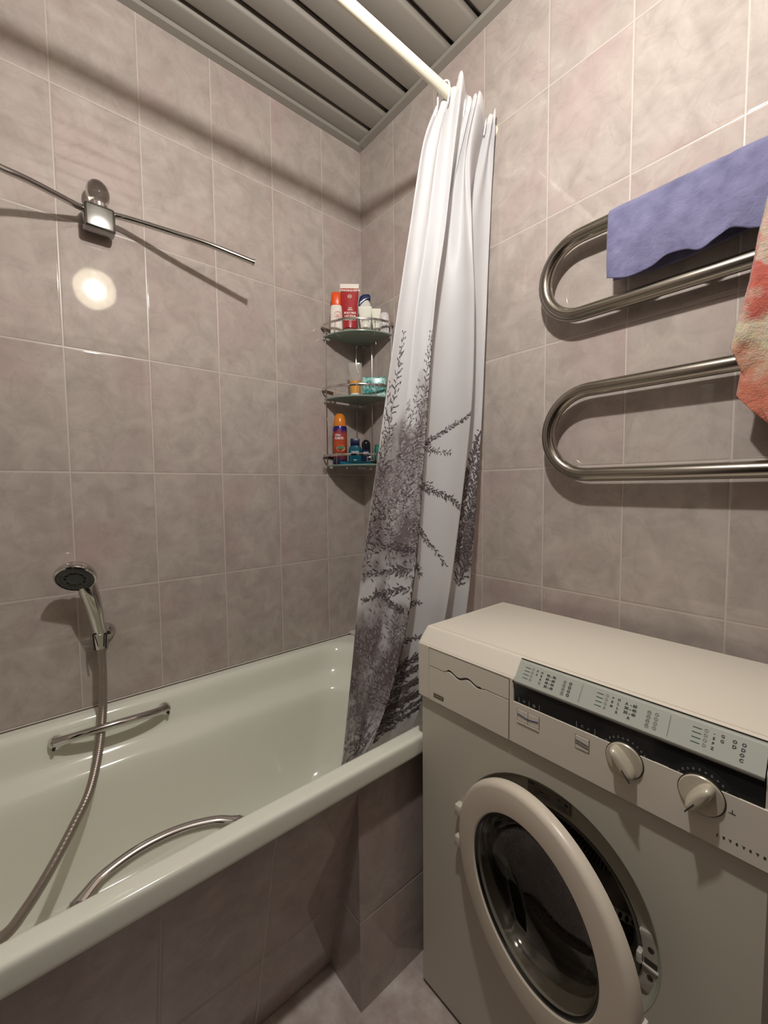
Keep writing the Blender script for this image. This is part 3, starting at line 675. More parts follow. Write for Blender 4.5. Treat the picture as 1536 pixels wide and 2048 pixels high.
# ------------------------------------------------------------------ hand shower, holder, hose
sh = thing('hand_shower', 'chrome hand shower resting in its holder on the left wall above the bath', 'shower head', (0.1, -0.988, 1.004))
nrm = Vector((0.76, -0.24, -0.60)).normalized()
Zq = nrm.to_track_quat('Z', 'Y').to_matrix().to_4x4()
bm = bmesh.new()
lathe(bm, [(0.0, -0.024), (0.014, -0.0235), (0.028, -0.019), (0.038, -0.011), (0.0425, -0.003), (0.0432, -0.0015), (0.0426, -0.0005), (0.0445, 0.001), (0.0455, 0.007), (0.0440, 0.0125), (0.0405, 0.0145), (0.0400, 0.0125)], 48, Zq)
head = obj('shower_head', bm, M_chrome, sh)
bm = bmesh.new()
lathe(bm, [(0.0402, 0.0120), (0.036, 0.0145), (0.024, 0.0140), (0.0215, 0.0125), (0.0195, 0.0125), (0.0180, 0.0145), (0.010, 0.015), (0, 0.0150)], 48, Zq)
face = obj('spray_plate', bm, simple('dark_spray_plate', (0.05, 0.053, 0.055), 0.25), head)
bm = bmesh.new()
for k in range(10):
    a = 2*pi*k/10; lathe(bm, [(0, 0.0155), (0.0019, 0.0152), (0.0022, 0.0135), (0, 0.013)], 8, Zq @ Matrix.Translation((0.0205*cos(a), 0.0205*sin(a), 0)))
for k in range(22):
    a = 2*pi*k/22; lathe(bm, [(0, 0.0158), (0.0008, 0.0155), (0.001, 0.0135), (0, 0.013)], 6, Zq @ Matrix.Translation((0.031*cos(a), 0.031*sin(a), 0)))
obj('nozzles', bm, M_black, face)
bm = bmesh.new()
hp = catmull([(-0.020, 0.010, 0.000), (-0.023, 0.020, -0.026), (-0.026, 0.029, -0.060), (-0.032, 0.038, -0.105), (-0.044, 0.045, -0.150), (-0.048, 0.050, -0.175)], 6)
nn = len(hp); rad = [0.011+0.0055*sin(pi*min(1, i/(nn-1)*1.15))**1.0 if i < nn*0.85 else 0.0115 for i in range(nn)]
rad = [0.0125, 0.013, 0.0135, 0.014, 0.0147, 0.0155, 0.016, 0.0163, 0.0166, 0.0168, 0.0168, 0.0166, 0.0163, 0.016, 0.0156, 0.0152, 0.0148, 0.0144, 0.0141, 0.0138, 0.0135, 0.0132, 0.0129, 0.0126, 0.0124, 0.0122, 0.012, 0.0118, 0.0116, 0.0114, 0.0112][:nn]
rad = [r_*1.28 if i > 2 else r_ for i, r_ in enumerate(rad)]
tube(bm, hp, rad, 20)
obj('handle', bm, M_chrome, sh)
hold = thing('shower_holder', 'chrome wall holder clasping the hand shower handle', 'holder', (0.0, -0.930, 0.818))
bm = bmesh.new(); lathe(bm, [(0.026, 0.0), (0.026, 0.004), (0.022, 0.012), (0.014, 0.020), (0.0115, 0.036), (0, 0.037)], 32, Matrix.Translation((0.0, 0.006, 0.002)) @ Matrix.Rotation(pi/2, 4, 'Y'))
obj('wall_rose', bm, M_chrome, hold)
bm = bmesh.new()
ax = Vector((0.10, -0.10, 1.0)).normalized(); M = Matrix.Translation((0.048, -0.010, -0.004)) @ ax.to_track_quat('Z', 'Y').to_matrix().to_4x4()
lathe(bm, [(0.0135, -0.022), (0.0155, -0.022), (0.0185, 0.020), (0.0165, 0.022), (0.0145, 0.020), (0.0128, -0.022)], 32, M)
obj('cradle', bm, M_chrome, hold)
for s in (-1, 1):
    bm = bmesh.new(); tube(bm, [(0.052, -0.010+s*0.0145, 0.016), (0.066, -0.012+s*0.0145, 0.014), (0.066, -0.012+s*0.012, -0.024)], 0.0022, 8)
    obj('side_clip', bm, M_black, hold)
def hose_mat():
    m, nt, p = new_mat('silver_shower_hose'); tc = N(nt, 'ShaderNodeTexCoord')
    wv = N(nt, 'ShaderNodeTexWave'); wv.inputs['Scale'].default_value = 90; L(nt, tc.outputs['Object'], wv.inputs['Vector']); wv.bands_direction = 'Z'
    b_ = N(nt, 'ShaderNodeBump'); b_.inputs['Strength'].default_value = 0.4; b_.inputs['Distance'].default_value = 0.0006; L(nt, wv.outputs['Fac'], b_.inputs['Height']); L(nt, b_.outputs[0], p.inputs['Normal'])
    p.inputs['Base Color'].default_value = (0.34, 0.29, 0.25, 1); p.inputs['Metallic'].default_value = 0.7; p.inputs['Roughness'].default_value = 0.35; return m
bm = bmesh.new()
hs = catmull([(0.052, -0.938, 0.835), (0.050, -0.939, 0.790), (0.055, -0.939, 0.732), (0.066, -0.942, 0.67), (0.080, -0.946, 0.625), (0.125, -0.962, 0.553), (0.180, -0.989, 0.49), (0.230, -1.023, 0.457), (0.300, -1.072, 0.424), (0.360, -1.113, 0.411), (0.400, -1.147, 0.412), (0.43, -1.22, 0.43), (0.42, -1.36, 0.50), (0.38, -1.52, 0.62), (0.35, -1.70, 0.74), (0.35, -1.79, 0.76)], 8)
tube(bm, hs, 0.0102, 16)
ho = obj('shower_hose', bm, hose_mat()); tag(ho, 'long silver shower hose hanging from the wall holder down into the bath', 'hose')

# ------------------------------------------------------------------ curtain rod, hooks, curtain
ROD = (0.628, 2.233)
rd = thing('curtain_rod', 'white curtain rod running under the ceiling above the bath edge', 'rod', (ROD[0], 0, ROD[1]))
bm = bmesh.new(); tube(bm, [(0, RY+0.001, 0), (0, -0.001, 0)], 0.0125, 24); obj('rod_tube', bm, M_rod, rd)
for y, s in ((-0.001, 1), (RY+0.001, -1)):
    bm = bmesh.new(); lathe(bm, [(0, -0.02), (0.014, -0.02), (0.015, -0.006), (0.018, 0.0), (0, 0.0)], 28, Matrix.Translation((0, y, 0)) @ Matrix.Rotation(-pi/2*s, 4, 'X'))
    obj('rod_flange', bm, M_rod, rd)

EDGE = {
 0: [(0.604, -0.214, 2.200), (0.600, -0.2606, 2.0889), (0.600, -0.3065, 1.8748), (0.600, -0.3510, 1.6552), (0.600, -0.4166, 1.3074), (0.600, -0.4746, 1.0088), (0.600, -0.5080, 0.7745), (0.590, -0.5310, 0.5700), (0.568, -0.535, 0.505)],
 2: [(0.662, -0.182, 2.262), (0.655, -0.2085, 2.0698), (0.655, -0.2371, 1.8758), (0.655, -0.2782, 1.6565), (0.655, -0.3155, 1.3083), (0.653, -0.3500, 0.9992), (0.630, -0.395, 0.7520), (0.610, -0.455, 0.5900), (0.570, -0.47, 0.505)],
 4: [(0.660, -0.105, 2.258), (0.655, -0.1424, 2.1017), (0.655, -0.1331, 1.9151), (0.655, -0.1190, 1.6972), (0.655, -0.1390, 1.3714), (0.650, -0.2150, 0.9396), (0.630, -0.255, 0.7400), (0.612, -0.300, 0.6100), (0.578, -0.32, 0.525)],
 6: [(0.655, -0.0300, 2.258), (0.640, -0.0200, 2.1513), (0.632, -0.0200, 1.9751), (0.630, -0.0310, 1.7276), (0.630, -0.0520, 1.3809), (0.628, -0.1075, 0.9019), (0.620, -0.150, 0.7500), (0.606, -0.215, 0.6200), (0.578, -0.23, 0.535)]}
def lerp3(a, b, t): return tuple(a[i]+(b[i]-a[i])*t for i in range(3))
EDGE[1] = [tuple(Vector(lerp3(a, b, 0.5)) + Vector((-0.012, 0.012, 0))) for a, b in zip(EDGE[0], EDGE[2])]
EDGE[3] = [tuple(Vector(lerp3(a, b, 0.10 if i > 1 else 0.3)) + Vector((-0.050, 0.030 if i < 6 else 0.01, 0))) for i, (a, b) in enumerate(zip(EDGE[2], EDGE[4]))]
EDGE[5] = [tuple(Vector(lerp3(a, b, 0.16 if i > 1 else 0.5)) + Vector((-0.052, 0.020 if i < 6 else 0.01, 0))) for i, (a, b) in enumerate(zip(EDGE[4], EDGE[6]))]
for k_ in (3, 5): EDGE[k_][0] = (0.648, EDGE[k_][0][1], 2.238); EDGE[k_][1] = (0.625, EDGE[k_][1][1], EDGE[k_][1][2])
EDGE[7] = [tuple(Vector(p) + Vector((-0.055, -0.012 if i < 5 else 0.0, 0))) for i, p in enumerate(EDGE[6])]
NC = 8
NV, NU = 400, 260
cols = []
for c in range(NC):
    L_ = catmull(EDGE[c], 50)
    cols.append([L_[min(len(L_)-1, int(round(i*(len(L_)-1)/NV)))] for i in range(NV+1)])
# spacing of the folds across the cloth (fabric coordinate 0..1)
KN = [0.0, 0.17, 0.34, 0.44, 0.66, 0.74, 0.90, 1.0]
def cloth_point(u, vi):
    for c in range(NC-1):
        if u <= KN[c+1] or c == NC-2: break
    t = (u-KN[c])/(KN[c+1]-KN[c])
    g = lambda k: cols[max(0, min(NC-1, k))][vi]
    p0, p1, p2, p3 = g(c-1), g(c), g(c+1), g(c+2)
    # softened hermite: keeps folds rounded but the panels flat
    m1 = (p2-p0)*0.32; m2 = (p3-p1)*0.32
    h = (2*t**3-3*t*t+1)*p1 + (t**3-2*t*t+t)*m1 + (-2*t**3+3*t*t)*p2 + (t**3-t*t)*m2
    v = vi/NV
    # small gathers that die out downwards
    am = 0.009*max(0.0, 1-v*2.2)**1.3*(1.0 if v > 0.08 else 0.35+0.65*v/0.08) + 0.0018
    h = h + Vector((0.80, -0.25, 0))*am*sin(2*pi*u*9.0+0.6) * (0.5 if u < 0.3 else 1.0)
    h = h + Vector((0.0, 0.0, 1))*(0.009*cos(2*pi*u*9.0+0.6)*max(0.0, 1-v*7))
    wob = noise.noise(Vector((u*5, v*9, 3.1)))*0.006*min(1, v*3) + noise.noise(Vector((u*14, v*22, 7.7)))*0.0016
    h = h + Vector((0.78, -0.62, 0))*wob
    return h
grid = [[cloth_point(ui/NU, vi) for ui in range(NU+1)] for vi in range(NV+1)]
def cloth(u, v):
    a = min(max(u, 0), 0.9999)*NU; b_ = min(max(v, 0), 0.9999)*NV
    i, j = int(a), int(b_); fa, fb = a-i, b_-j
    return (grid[j][i]*(1-fa)+grid[j][i+1]*fa)*(1-fb) + (grid[j+1][i]*(1-fa)+grid[j+1][i+1]*fa)*fb
def curtain_print(u, v):
    """soft out-of-focus areas of the printed grass: returns darkness 0..1"""
    n = 0.5 + 0.5*noise.fractal(Vector((u*9, v*26, 1.3)), 1.0, 2.0, 4)
    n2 = 0.5 + 0.5*noise.fractal(Vector((u*26+8, v*80, 4.3)), 1.0, 2.0, 3)
    d = 0.0
    def band(x, a, b, s): return max(0.0, min(1.0, (x-a)/s, (b-x)/s))
    if u < 0.352:
        top = 0.500 - 0.20*u
        v += 0.05*(n-0.5)
        d = max(d, band(v, top, 0.630, 0.035)*(0.68+1.5*(n-0.42)))
        d = max(d, band(v, 0.590, 0.70, 0.02)*(1.8*max(0, n-0.42)))
        d = max(d, band(v, 0.655, 0.85, 0.05)*(0.68+1.5*(n-0.42)))
        d = max(d, band(v, 0.80, 1.1, 0.05)*(1.8*max(0, n-0.47)))
    if 0.34 < u < 0.66:
        lim = 0.62-1.0*abs(v-0.81)
        d = max(d, band(v, 0.70, 0.97, 0.03)*max(0, min(1, (lim-u)/0.06))*(0.35+1.2*max(0, n-0.3)))
        d = max(d, band(v, 0.46, 0.80, 0.03)*max(0, min(1, (0.375-u)/0.02))*0.6)
    if 0.76 <= u <= 0.95:
        d = max(d, band(v, 0.60-0.55*(u-0.76), 0.615, 0.012)*0.6)
    return max(0.0, min(1.0, d*(0.65+0.7*n2)))
bm = bmesh.new()
V = [[bm.verts.new(grid[j][i]) for i in range(NU+1)] for j in range(NV+1)]
cl = bm.loops.layers.float_color.new('print'); uvl = bm.loops.layers.uv.new('UVMap')
PR = [[curtain_print(i/NU, j/NV) for i in range(NU+1)] for j in range(NV+1)]
for j in range(NV):
    for i in range(NU):
        f = bm.faces.new((V[j][i], V[j+1][i], V[j+1][i+1], V[j][i+1]))
        for lp, (a, b_) in zip(f.loops, ((i, j), (i, j+1), (i+1, j+1), (i+1, j))):
            d = PR[b_][a]; lp[cl] = (d, d, d, 1); lp[uvl].uv = (a/NU, 1-b_/NV)
        f.material_index = 1 if (j < 15) else 0
# printed seeds and stems (thin slips of ink lying on the cloth)
rng = random.Random(11)
def normal_at(u, v):
    a = cloth(min(u+0.004, 1), v) - cloth(max(u-0.004, 0), v); b_ = cloth(u, min(v+0.003, 1)) - cloth(u, max(v-0.003, 0))
    n = a.cross(b_)
    if n.length < 1e-9: return Vector((0.7, -0.7, 0))
    n.normalize()
    if n.dot(Vector((1.4-0.6, -1.08+0.3, 0))) < 0: n = -n
    return n
nseed = [0]
def slip(u, v, ang, ln, wd, mi):
    """small leaf-shaped mark; ang measured on the cloth, 0 = to the right, 90 = up"""
    if not (0.004 < u < 0.996 and 0.05 < v < 0.995): return
    p = cloth(u, v)
    du = cloth(min(u+0.01, 0.999), v) - p; dv = cloth(u, max(v-0.01, 0)) - p
    if du.length < 1e-6 or dv.length < 1e-6: return
    ru = 0.01/du.length; rv = 0.01/dv.length     # cloth units per metre
    ru = min(ru, 9.0)
    ca, sa = cos(ang), sin(ang)
    pts = [(-0.5, 0), (-0.1, 0.5), (0.5, 0), (-0.1, -0.5)]
    vs = []
    for a, b_ in pts:
        x = a*ln*ca - b_*wd*sa; y = a*ln*sa + b_*wd*ca
        uu = u + x*ru; vv = v - y*rv
        if not (0.001 < uu < 0.999 and 0.001 < vv < 0.999): return
        vs.append(bm.verts.new(cloth(uu, vv) + normal_at(uu, vv)*0.0009))
    f = bm.faces.new(vs); f.material_index = mi; nseed[0] += 1
def stem(u0, v0, u1, v1, wd=0.0016, mi=2, n=10, bow=0.0):
    for k in range(n):
        t0, t1 = k/n, (k+1)/n
        def P(t): return (u0+(u1-u0)*t + bow*sin(pi*t), v0+(v1-v0)*t)
        a = P(t0); b_ = P(t1); um, vm = (a[0]+b_[0])/2, (a[1]+b_[1])/2
        p, q = cloth(*a), cloth(*b_)
        ln = (q-p).length*1.12
        du = (cloth(min(um+0.01, 0.999), vm)-cloth(um, vm)).length/0.01; dv = (cloth(um, min(vm+0.01, 0.999))-cloth(um, vm)).length/0.01
        slip(um, vm, atan2(-(b_[1]-a[1])*dv, (b_[0]-a[0])*max(du, 0.11)), ln, wd, mi)
def metric(u, v):
    p = cloth(u, v)
    uu = min(u, 0.985); vv = max(v, 0.012)
    a = (cloth(uu+0.012, v)-cloth(uu, v)).length/0.012; b_ = (cloth(u, vv)-cloth(u, vv-0.01)).length/0.01
    return min(1/max(a, 0.05), 7.0), 1/max(b_, 0.5)
def plume(u0, v0, u1, v1, size, nb, seed=0.0080, mi=2, bow=0.0, droop=0.0, both=True, wr=0.34, stepl=0.0044, stemw=0.0012):
    """a reed panicle: base (u0,v0) to tip (u1,v1); side branchlets up to `size` metres long, lined with seeds"""
    stem(u0, v0, u1, v1, stemw, mi, 12, bow)
    nb = int(nb*1.35)
    for k in range(nb):
        t = (k+rng.random())/nb
        u = u0+(u1-u0)*t+bow*sin(pi*t); v = v0+(v1-v0)*t
        ru, rv = metric(min(max(u, 0.01), 0.98), min(max(v, 0.02), 0.98))
        base = atan2(-(v1-v0)/rv, (u1-u0)/ru)
        sgn = (1 if k % 2 else -1) if both else 1
        ang = base + sgn*rng.uniform(0.35, 0.85)
        ln = size*(0.35+0.65*rng.random())*(1-0.72*t)
        x = y = 0.0; d = 0.0
        while d < ln:
            ang -= droop*stepl*sgn + rng.gauss(0, 0.08)
            x += cos(ang)*stepl; y += sin(ang)*stepl; d += stepl
            a2 = ang + rng.uniform(-0.5, 0.5)
            slip(u+x*ru+rng.gauss(0, 0.0012)*ru, v-y*rv+rng.gauss(0, 0.0012)*rv, a2, seed*rng.uniform(0.7, 1.25), seed*wr*rng.uniform(0.8, 1.2), mi if rng.random() < 0.75 else 3)
def scatter(n, u0, u1, v0, v1, ang, sp, ln, wd, mis, cond=None):
    for k in range(n):
        u = rng.uniform(u0, u1); v = rng.uniform(v0, v1)
        if cond and not cond(u, v): continue
        slip(u, v, rng.gauss(ang, sp), ln*rng.uniform(0.7, 1.4), wd, rng.choice(mis))
# left panel: reed tips at the top, a broad blurred plume below
plume(0.05, 0.53, 0.09, 0.395, 0.030, 34, 0.0085, 2)
plume(0.02, 0.56, 0.03, 0.44, 0.025, 24, 0.0085, 3)
plume(0.22, 0.56, 0.335, 0.395, 0.030, 44, 0.0080, 2)
plume(0.12, 0.56, 0.26, 0.44, 0.026, 30, 0.0080, 3)
scatter(1100, 0.0, 0.345, 0.455, 0.63, 0.9, 0.5, 0.010, 0.0036, (4, 4, 4, 3), lambda u, v: v > 0.505-0.20*u+0.02*sin(u*60) and v < 0.60+0.025*sin(u*47)+rng.gauss(0, 0.008))
scatter(560, 0.0, 0.16, 0.515, 0.64, 2.4, 0.5, 0.013, 0.0026, (2, 2, 5), lambda u, v: rng.random() < math.exp(-((v-0.575)/0.035)**2)*math.exp(-(u/0.11)**2))
scatter(170, 0.15, 0.33, 0.50, 0.62, 2.2, 0.5, 0.011, 0.0022, (2, 3))
# a paler gap crossed by thin dark grass
for (u0, v0, u1, v1) in ((0.32, 0.62, 0.03, 0.625), (0.32, 0.64, 0.04, 0.655), (0.30, 0.67, 0.10, 0.645), (0.33, 0.60, 0.12, 0.595)):
    plume(u0, v0, u1, v1, 0.022, 26, 0.0090, 2)
# second soft mass
scatter(1000, 0.02, 0.33, 0.63, 0.86, 2.0, 0.5, 0.011, 0.0036, (4, 4, 4, 3), lambda u, v: v > 0.665+0.03*sin(u*31)+rng.gauss(0, 0.012) and v < 0.82+rng.gauss(0, 0.02))
plume(0.30, 0.80, 0.24, 0.66, 0.030, 40, 0.0085, 3); plume(0.24, 0.88, 0.04, 0.76, 0.035, 46, 0.0090, 3); plume(0.20, 0.90, 0.06, 0.84, 0.025, 14, 0.0090, 3)
scatter(120, 0.01, 0.20, 0.80, 0.90, 0.6, 0.5, 0.012, 0.0036, (4, 3))
stem(0.03, 0.995, 0.30, 0.84, 0.0035, 3, 16, 0.02); stem(0.22, 0.995, 0.36, 0.80, 0.003, 3, 12); stem(0.27, 0.995, 0.40, 0.80, 0.004, 2, 12); stem(0.10, 0.995, 0.33, 0.70, 0.0028, 3, 16)
# stalk along the first fold, branches reaching over the white panel
stem(0.41, 0.99, 0.352, 0.42, 0.0030, 3, 40)
plume(0.35, 0.50, 0.352, 0.40, 0.016, 24, 0.0075, 2)
plume(0.352, 0.66, 0.352, 0.44, 0.028, 90, 0.0085, 2)
plume(0.36, 0.80, 0.352, 0.60, 0.026, 80, 0.0085, 2)
scatter(420, 0.345, 0.43, 0.46, 0.80, 1.0, 0.7, 0.010, 0.0026, (2, 2, 3), lambda u, v: rng.random() < math.exp(-(u-0.345)/0.03))
for (v0, u1, v1, sp, n_) in ((0.500, 0.655, 0.485, 0.020, 46), (0.485, 0.57, 0.515, 0.018, 26), (0.525, 0.655, 0.560, 0.024, 50), (0.560, 0.60, 0.605, 0.022, 36), (0.590, 0.50, 0.625, 0.020, 26),
                           (0.625, 0.47, 0.618, 0.016, 22), (0.680, 0.52, 0.655, 0.018, 30), (0.700, 0.49, 0.725, 0.018, 24), (0.735, 0.56, 0.700, 0.020, 34)):
    plume(0.36, v0, u1, v1, sp, n_, 0.0088, 2)
# dense dark plume behind the second fold
for (u0, v0, u1, v1) in ((0.80, 0.60, 0.90, 0.500), (0.78, 0.57, 0.86, 0.505), (0.82, 0.62, 0.93, 0.53), (0.84, 0.60, 0.93, 0.50), (0.78, 0.59, 0.80, 0.53)):
    plume(u0, v0, u1, v1, 0.030, 60, 0.0110, 2)
scatter(500, 0.77, 0.93, 0.515, 0.60, 1.0, 0.3, 0.013, 0.0026, (2, 2, 3), lambda u, v: v > 0.60-0.62*(u-0.77))
# bottom right: heavy plumes arching out of the stalk
for (u0, v0, u1, v1, sp, n_) in ((0.37, 0.79, 0.72, 0.690, 0.040, 90), (0.37, 0.81, 0.72, 0.715, 0.040, 90), (0.38, 0.84, 0.72, 0.745, 0.040, 90), (0.37, 0.87, 0.72, 0.785, 0.040, 80), (0.37, 0.90, 0.68, 0.825, 0.036, 70), (0.38, 0.92, 0.64, 0.855, 0.034, 64), (0.38, 0.95, 0.56, 0.895, 0.030, 50), (0.40, 0.985, 0.52, 0.93, 0.028, 40), (0.50, 0.84, 0.82, 0.76, 0.036, 60)):
    plume(u0, v0, u1, v1, sp, n_, 0.0095, 2, bow=0.0, droop=14.0)
scatter(1500, 0.35, 0.60, 0.72, 0.95, 0.5, 0.6, 0.012, 0.0032, (2, 2, 3, 4), lambda u, v: u < 0.58-1.1*abs(v-0.81))

def cloth_mat(name, white, printed):
    m, nt, p = new_mat(name)
    at = N(nt, 'ShaderNodeAttribute'); at.attribute_name = 'print'
    tc = N(nt, 'ShaderNodeTexCoord'); nz = N(nt, 'ShaderNodeTexNoise'); nz.inputs['Scale'].default_value = 300; L(nt, tc.outputs['Object'], nz.inputs['Vector'])
    mx = N(nt, 'ShaderNodeMix'); mx.data_type = 'RGBA'; mx.inputs['A'].default_value = (*white, 1); mx.inputs['B'].default_value = (*printed, 1)
    L(nt, at.outputs['Fac'], mx.inputs['Factor']); L(nt, mx.outputs['Result'], p.inputs['Base Color'])
    p.inputs['Roughness'].default_value = 0.45; p.inputs['Specular IOR Level'].default_value = 0.35
    b_ = N(nt, 'ShaderNodeBump'); b_.inputs['Strength'].default_value = 0.08; b_.inputs['Distance'].default_value = 0.0005; L(nt, nz.outputs['Fac'], b_.inputs['Height']); L(nt, b_.outputs[0], p.inputs['Normal'])
    tl = N(nt, 'ShaderNodeBsdfTranslucent'); L(nt, mx.outputs['Result'], tl.inputs[0])
    ms = N(nt, 'ShaderNodeMixShader'); ms.inputs[0].default_value = 0.28
    L(nt, p.outputs[0], ms.inputs[1]); L(nt, tl.outputs[0], ms.inputs[2]); L(nt, ms.outputs[0], nt.nodes['Material Output'].inputs[0])
    return m
ct = thing('shower_curtain', 'white shower curtain printed with grey grasses, gathered at the wall and hanging into the bath', 'curtain', (0, 0, 0))
cmats = [cloth_mat('curtain_cloth', (0.66, 0.65, 0.665), (0.20, 0.165, 0.165)), cloth_mat('curtain_hem', (0.76, 0.75, 0.75), (0.76, 0.75, 0.75)),
         simple('grass_print_dark', (0.065, 0.050, 0.055), 0.6), simple('grass_print_grey', (0.17, 0.14, 0.145), 0.6), simple('grass_print_pale', (0.33, 0.285, 0.29), 0.6), simple('grass_print_brown', (0.045, 0.030, 0.026), 0.6)]
cobj = obj('curtain_cloth', bm, cmats, ct, angle=180, fix=False)
for k, (y, ang) in enumerate(((-0.212, 0.15), (-0.180, -0.1), (-0.150, 0.1), (-0.120, 0.0), (-0.090, -0.1), (-0.060, 0.1), (-0.034, 0.0))):
    hk = thing('curtain_hook', 'white plastic hook over the rod at the free end of the curtain' if k == 0 else 'white plastic curtain hook crowded on the rod above the gathered folds', 'hook', (ROD[0], y, ROD[1]), group='curtain hooks' if k else None)
    bm = bmesh.new()
    pts = [(0.0165*cos(a), 0, 0.0165*sin(a)) for a in [radians(200-i*20) for i in range(12)]]
    pts = catmull([(-0.030, -0.004, -0.055), (-0.022, -0.002, -0.048), (-0.0175, 0, -0.025)] + [(0.0175*cos(radians(a)), 0, 0.0175*sin(radians(a))) for a in (175, 130, 90, 50, 5)] + [(0.0165, 0.0, -0.022), (0.010, 0.003, -0.040)], 4)
    tube(bm, pts, 0.0020, 10)
    o = obj('hook_wire', bm, M_hook, hk); hk.rotation_euler = (0, 0, ang)

# ------------------------------------------------------------------ heated towel rail and towels
RYL = -0.039
rail = thing('towel_rail', 'serpentine steel towel rail on the tiled wall above the washing machine', 'towel rail', (1.2, 0, 1.5))
P_ = [(1.60, RYL, 1.812), (1.30, RYL, 1.812)] + arc(0.910, 1.7205, 0.0915, 90, 270, 20, RYL) + [(1.05, RYL, 1.629), (1.16, RYL, 1.629)] + arc(1.262, 1.5375, 0.0915, 90, -90, 20, RYL) + [(1.15, RYL, 1.446)] + arc(0.9335, 1.3445, 0.1015, 90, 270, 22, RYL) + [(1.10, RYL, 1.243), (1.40, RYL, 1.245), (1.60, RYL, 1.245)]
bm = bmesh.new(); tube(bm, [(p[0]-1.2, p[1], p[2]-1.5) for p in P_], 0.0163, 28); obj('pipe', bm, M_steel, rail)
for z in (1.812, 1.245):
    bm = bmesh.new(); lathe(bm, [(0, 0), (0.03, 0), (0.03, 0.004), (0.02, 0.012), (0.019, 0.03), (0, 0.03)], 28, Matrix.Translation((RX-1.2-0.001, RYL, z-1.5)) @ Matrix.Rotation(-pi/2, 4, 'Y')); obj('wall_flange', bm, M_steel, rail)
def terry(name, f_col, bump=1.0, sc=260):
    m, nt, p = new_mat(name)
    tc = N(nt, 'ShaderNodeTexCoord')
    col = f_col(nt, tc)
    L(nt, col, p.inputs['Base Color']); p.inputs['Roughness'].default_value = 0.9; p.inputs['Specular IOR Level'].default_value = 0.15; p.inputs['Sheen Weight'].default_value = 0.3
    n = N(nt, 'ShaderNodeTexNoise'); n.inputs['Scale'].default_value = sc; n.inputs['Detail'].default_value = 4; L(nt, tc.outputs['Object'], n.inputs['Vector'])
    n2 = N(nt, 'ShaderNodeTexNoise'); n2.inputs['Scale'].default_value = 35; n2.inputs['Detail'].default_value = 5; L(nt, tc.outputs['Object'], n2.inputs['Vector'])
    b1 = N(nt, 'ShaderNodeBump'); b1.inputs['Strength'].default_value = bump; b1.inputs['Distance'].default_value = 0.002; L(nt, n.outputs['Fac'], b1.inputs['Height'])
    b2 = N(nt, 'ShaderNodeBump'); b2.inputs['Strength'].default_value = bump; b2.inputs['Distance'].default_value = 0.006; L(nt, n2.outputs['Fac'], b2.inputs['Height']); L(nt, b1.outputs[0], b2.inputs['Normal'])
    L(nt, b2.outputs[0], p.inputs['Normal'])
    return m
def blue_col(nt, tc):
    n = N(nt, 'ShaderNodeTexNoise'); n.inputs['Scale'].default_value = 30; n.inputs['Detail'].default_value = 5; L(nt, tc.outputs['Object'], n.inputs['Vector'])
    cr = N(nt, 'ShaderNodeValToRGB'); e = cr.color_ramp.elements; e[0].position = 0.3; e[0].color = (0.13, 0.125, 0.225, 1); e[1].position = 0.75; e[1].color = (0.215, 0.21, 0.345, 1)
    L(nt, n.outputs['Fac'], cr.inputs[0]); return cr.outputs[0]
def sheet(bm, fn, nu, nv, thick=0.003, mi=0):
    """two-sided cloth sheet: fn(u,v)->Vector"""
    F = [[bm.verts.new(fn(i/nu, j/nv)) for i in range(nu+1)] for j in range(nv+1)]
    for j in range(nv):
        for i in range(nu):
            f = bm.faces.new((F[j][i], F[j+1][i], F[j+1][i+1], F[j][i+1])); f.material_index = mi
def pl_interp(P, t):
    t = min(max(t, 0), 0.99999)*(len(P)-1); i = int(t); return Vector(P[i]).lerp(Vector(P[i+1]), t-i)
# blue cloth: over the top pipe, short front flap with a wavy hem
FRONT_BOT = [tuple(p)[:2] for p in catmull([(0.980, 1.677, 0), (1.020, 1.664, 0), (1.064, 1.669, 0), (1.092, 1.684, 0), (1.125, 1.680, 0), (1.152, 1.668, 0), (1.180, 1.680, 0), (1.200, 1.687, 0), (1.237, 1.672, 0), (1.30, 1.668, 0), (1.40, 1.675, 0), (1.48, 1.670, 0)], 6)]
def blue_fn(u, v):
    x0 = 0.977 + 0.503*u
    fb = pl_interp([(p[0], p[1], 0) for p in FRONT_BOT], u)
    q = Vector((0, 0, 0)); rr = 0.0185
    if v < 0.55:      # front flap, bottom -> top
        t = v/0.55
        zz = fb.y + (1.813-fb.y)*t; xx = fb.x*(1-t) + x0*t
        y = RYL - rr - 0.006*sin(pi*t)*(0.5+0.5*sin(u*9)) - 0.010*(1-t)*(0.5+0.5*sin(u*13+1.0))
        q = Vector((xx, y, zz))
    elif v < 0.72:
        a = (v-0.55)/0.17*pi; q = Vector((x0, RYL - rr*cos(a), 1.813 + rr*sin(a)*1.0))
    else:
        t = (v-0.72)/0.28; q = Vector((x0, RYL + rr - 0.004*t, 1.813 - 0.128*t - 0.008*sin(u*8)*t))
    n = noise.fractal(Vector((q.x*16, q.z*16, 2.2)), 1, 2, 4)*0.0022
    return Vector((q.x-1.2, q.y-abs(n)-0.0005 if v < 0.66 else q.y, q.z-1.8 + (abs(n)*0.6 if 0.5 < v < 0.7 else 0)))
bt = thing('hand_towel', 'lavender blue cloth folded over the top pipe of the towel rail', 'towel', (1.2, 0, 1.8))
bm = bmesh.new(); sheet(bm, blue_fn, 150, 90)
o = obj('towel_cloth', bm, terry('blue_terry', blue_col, 0.55, 220), bt, angle=180)
md = o.modifiers.new('thick', 'SOLIDIFY'); md.thickness = 0.0022; md.offset = 0
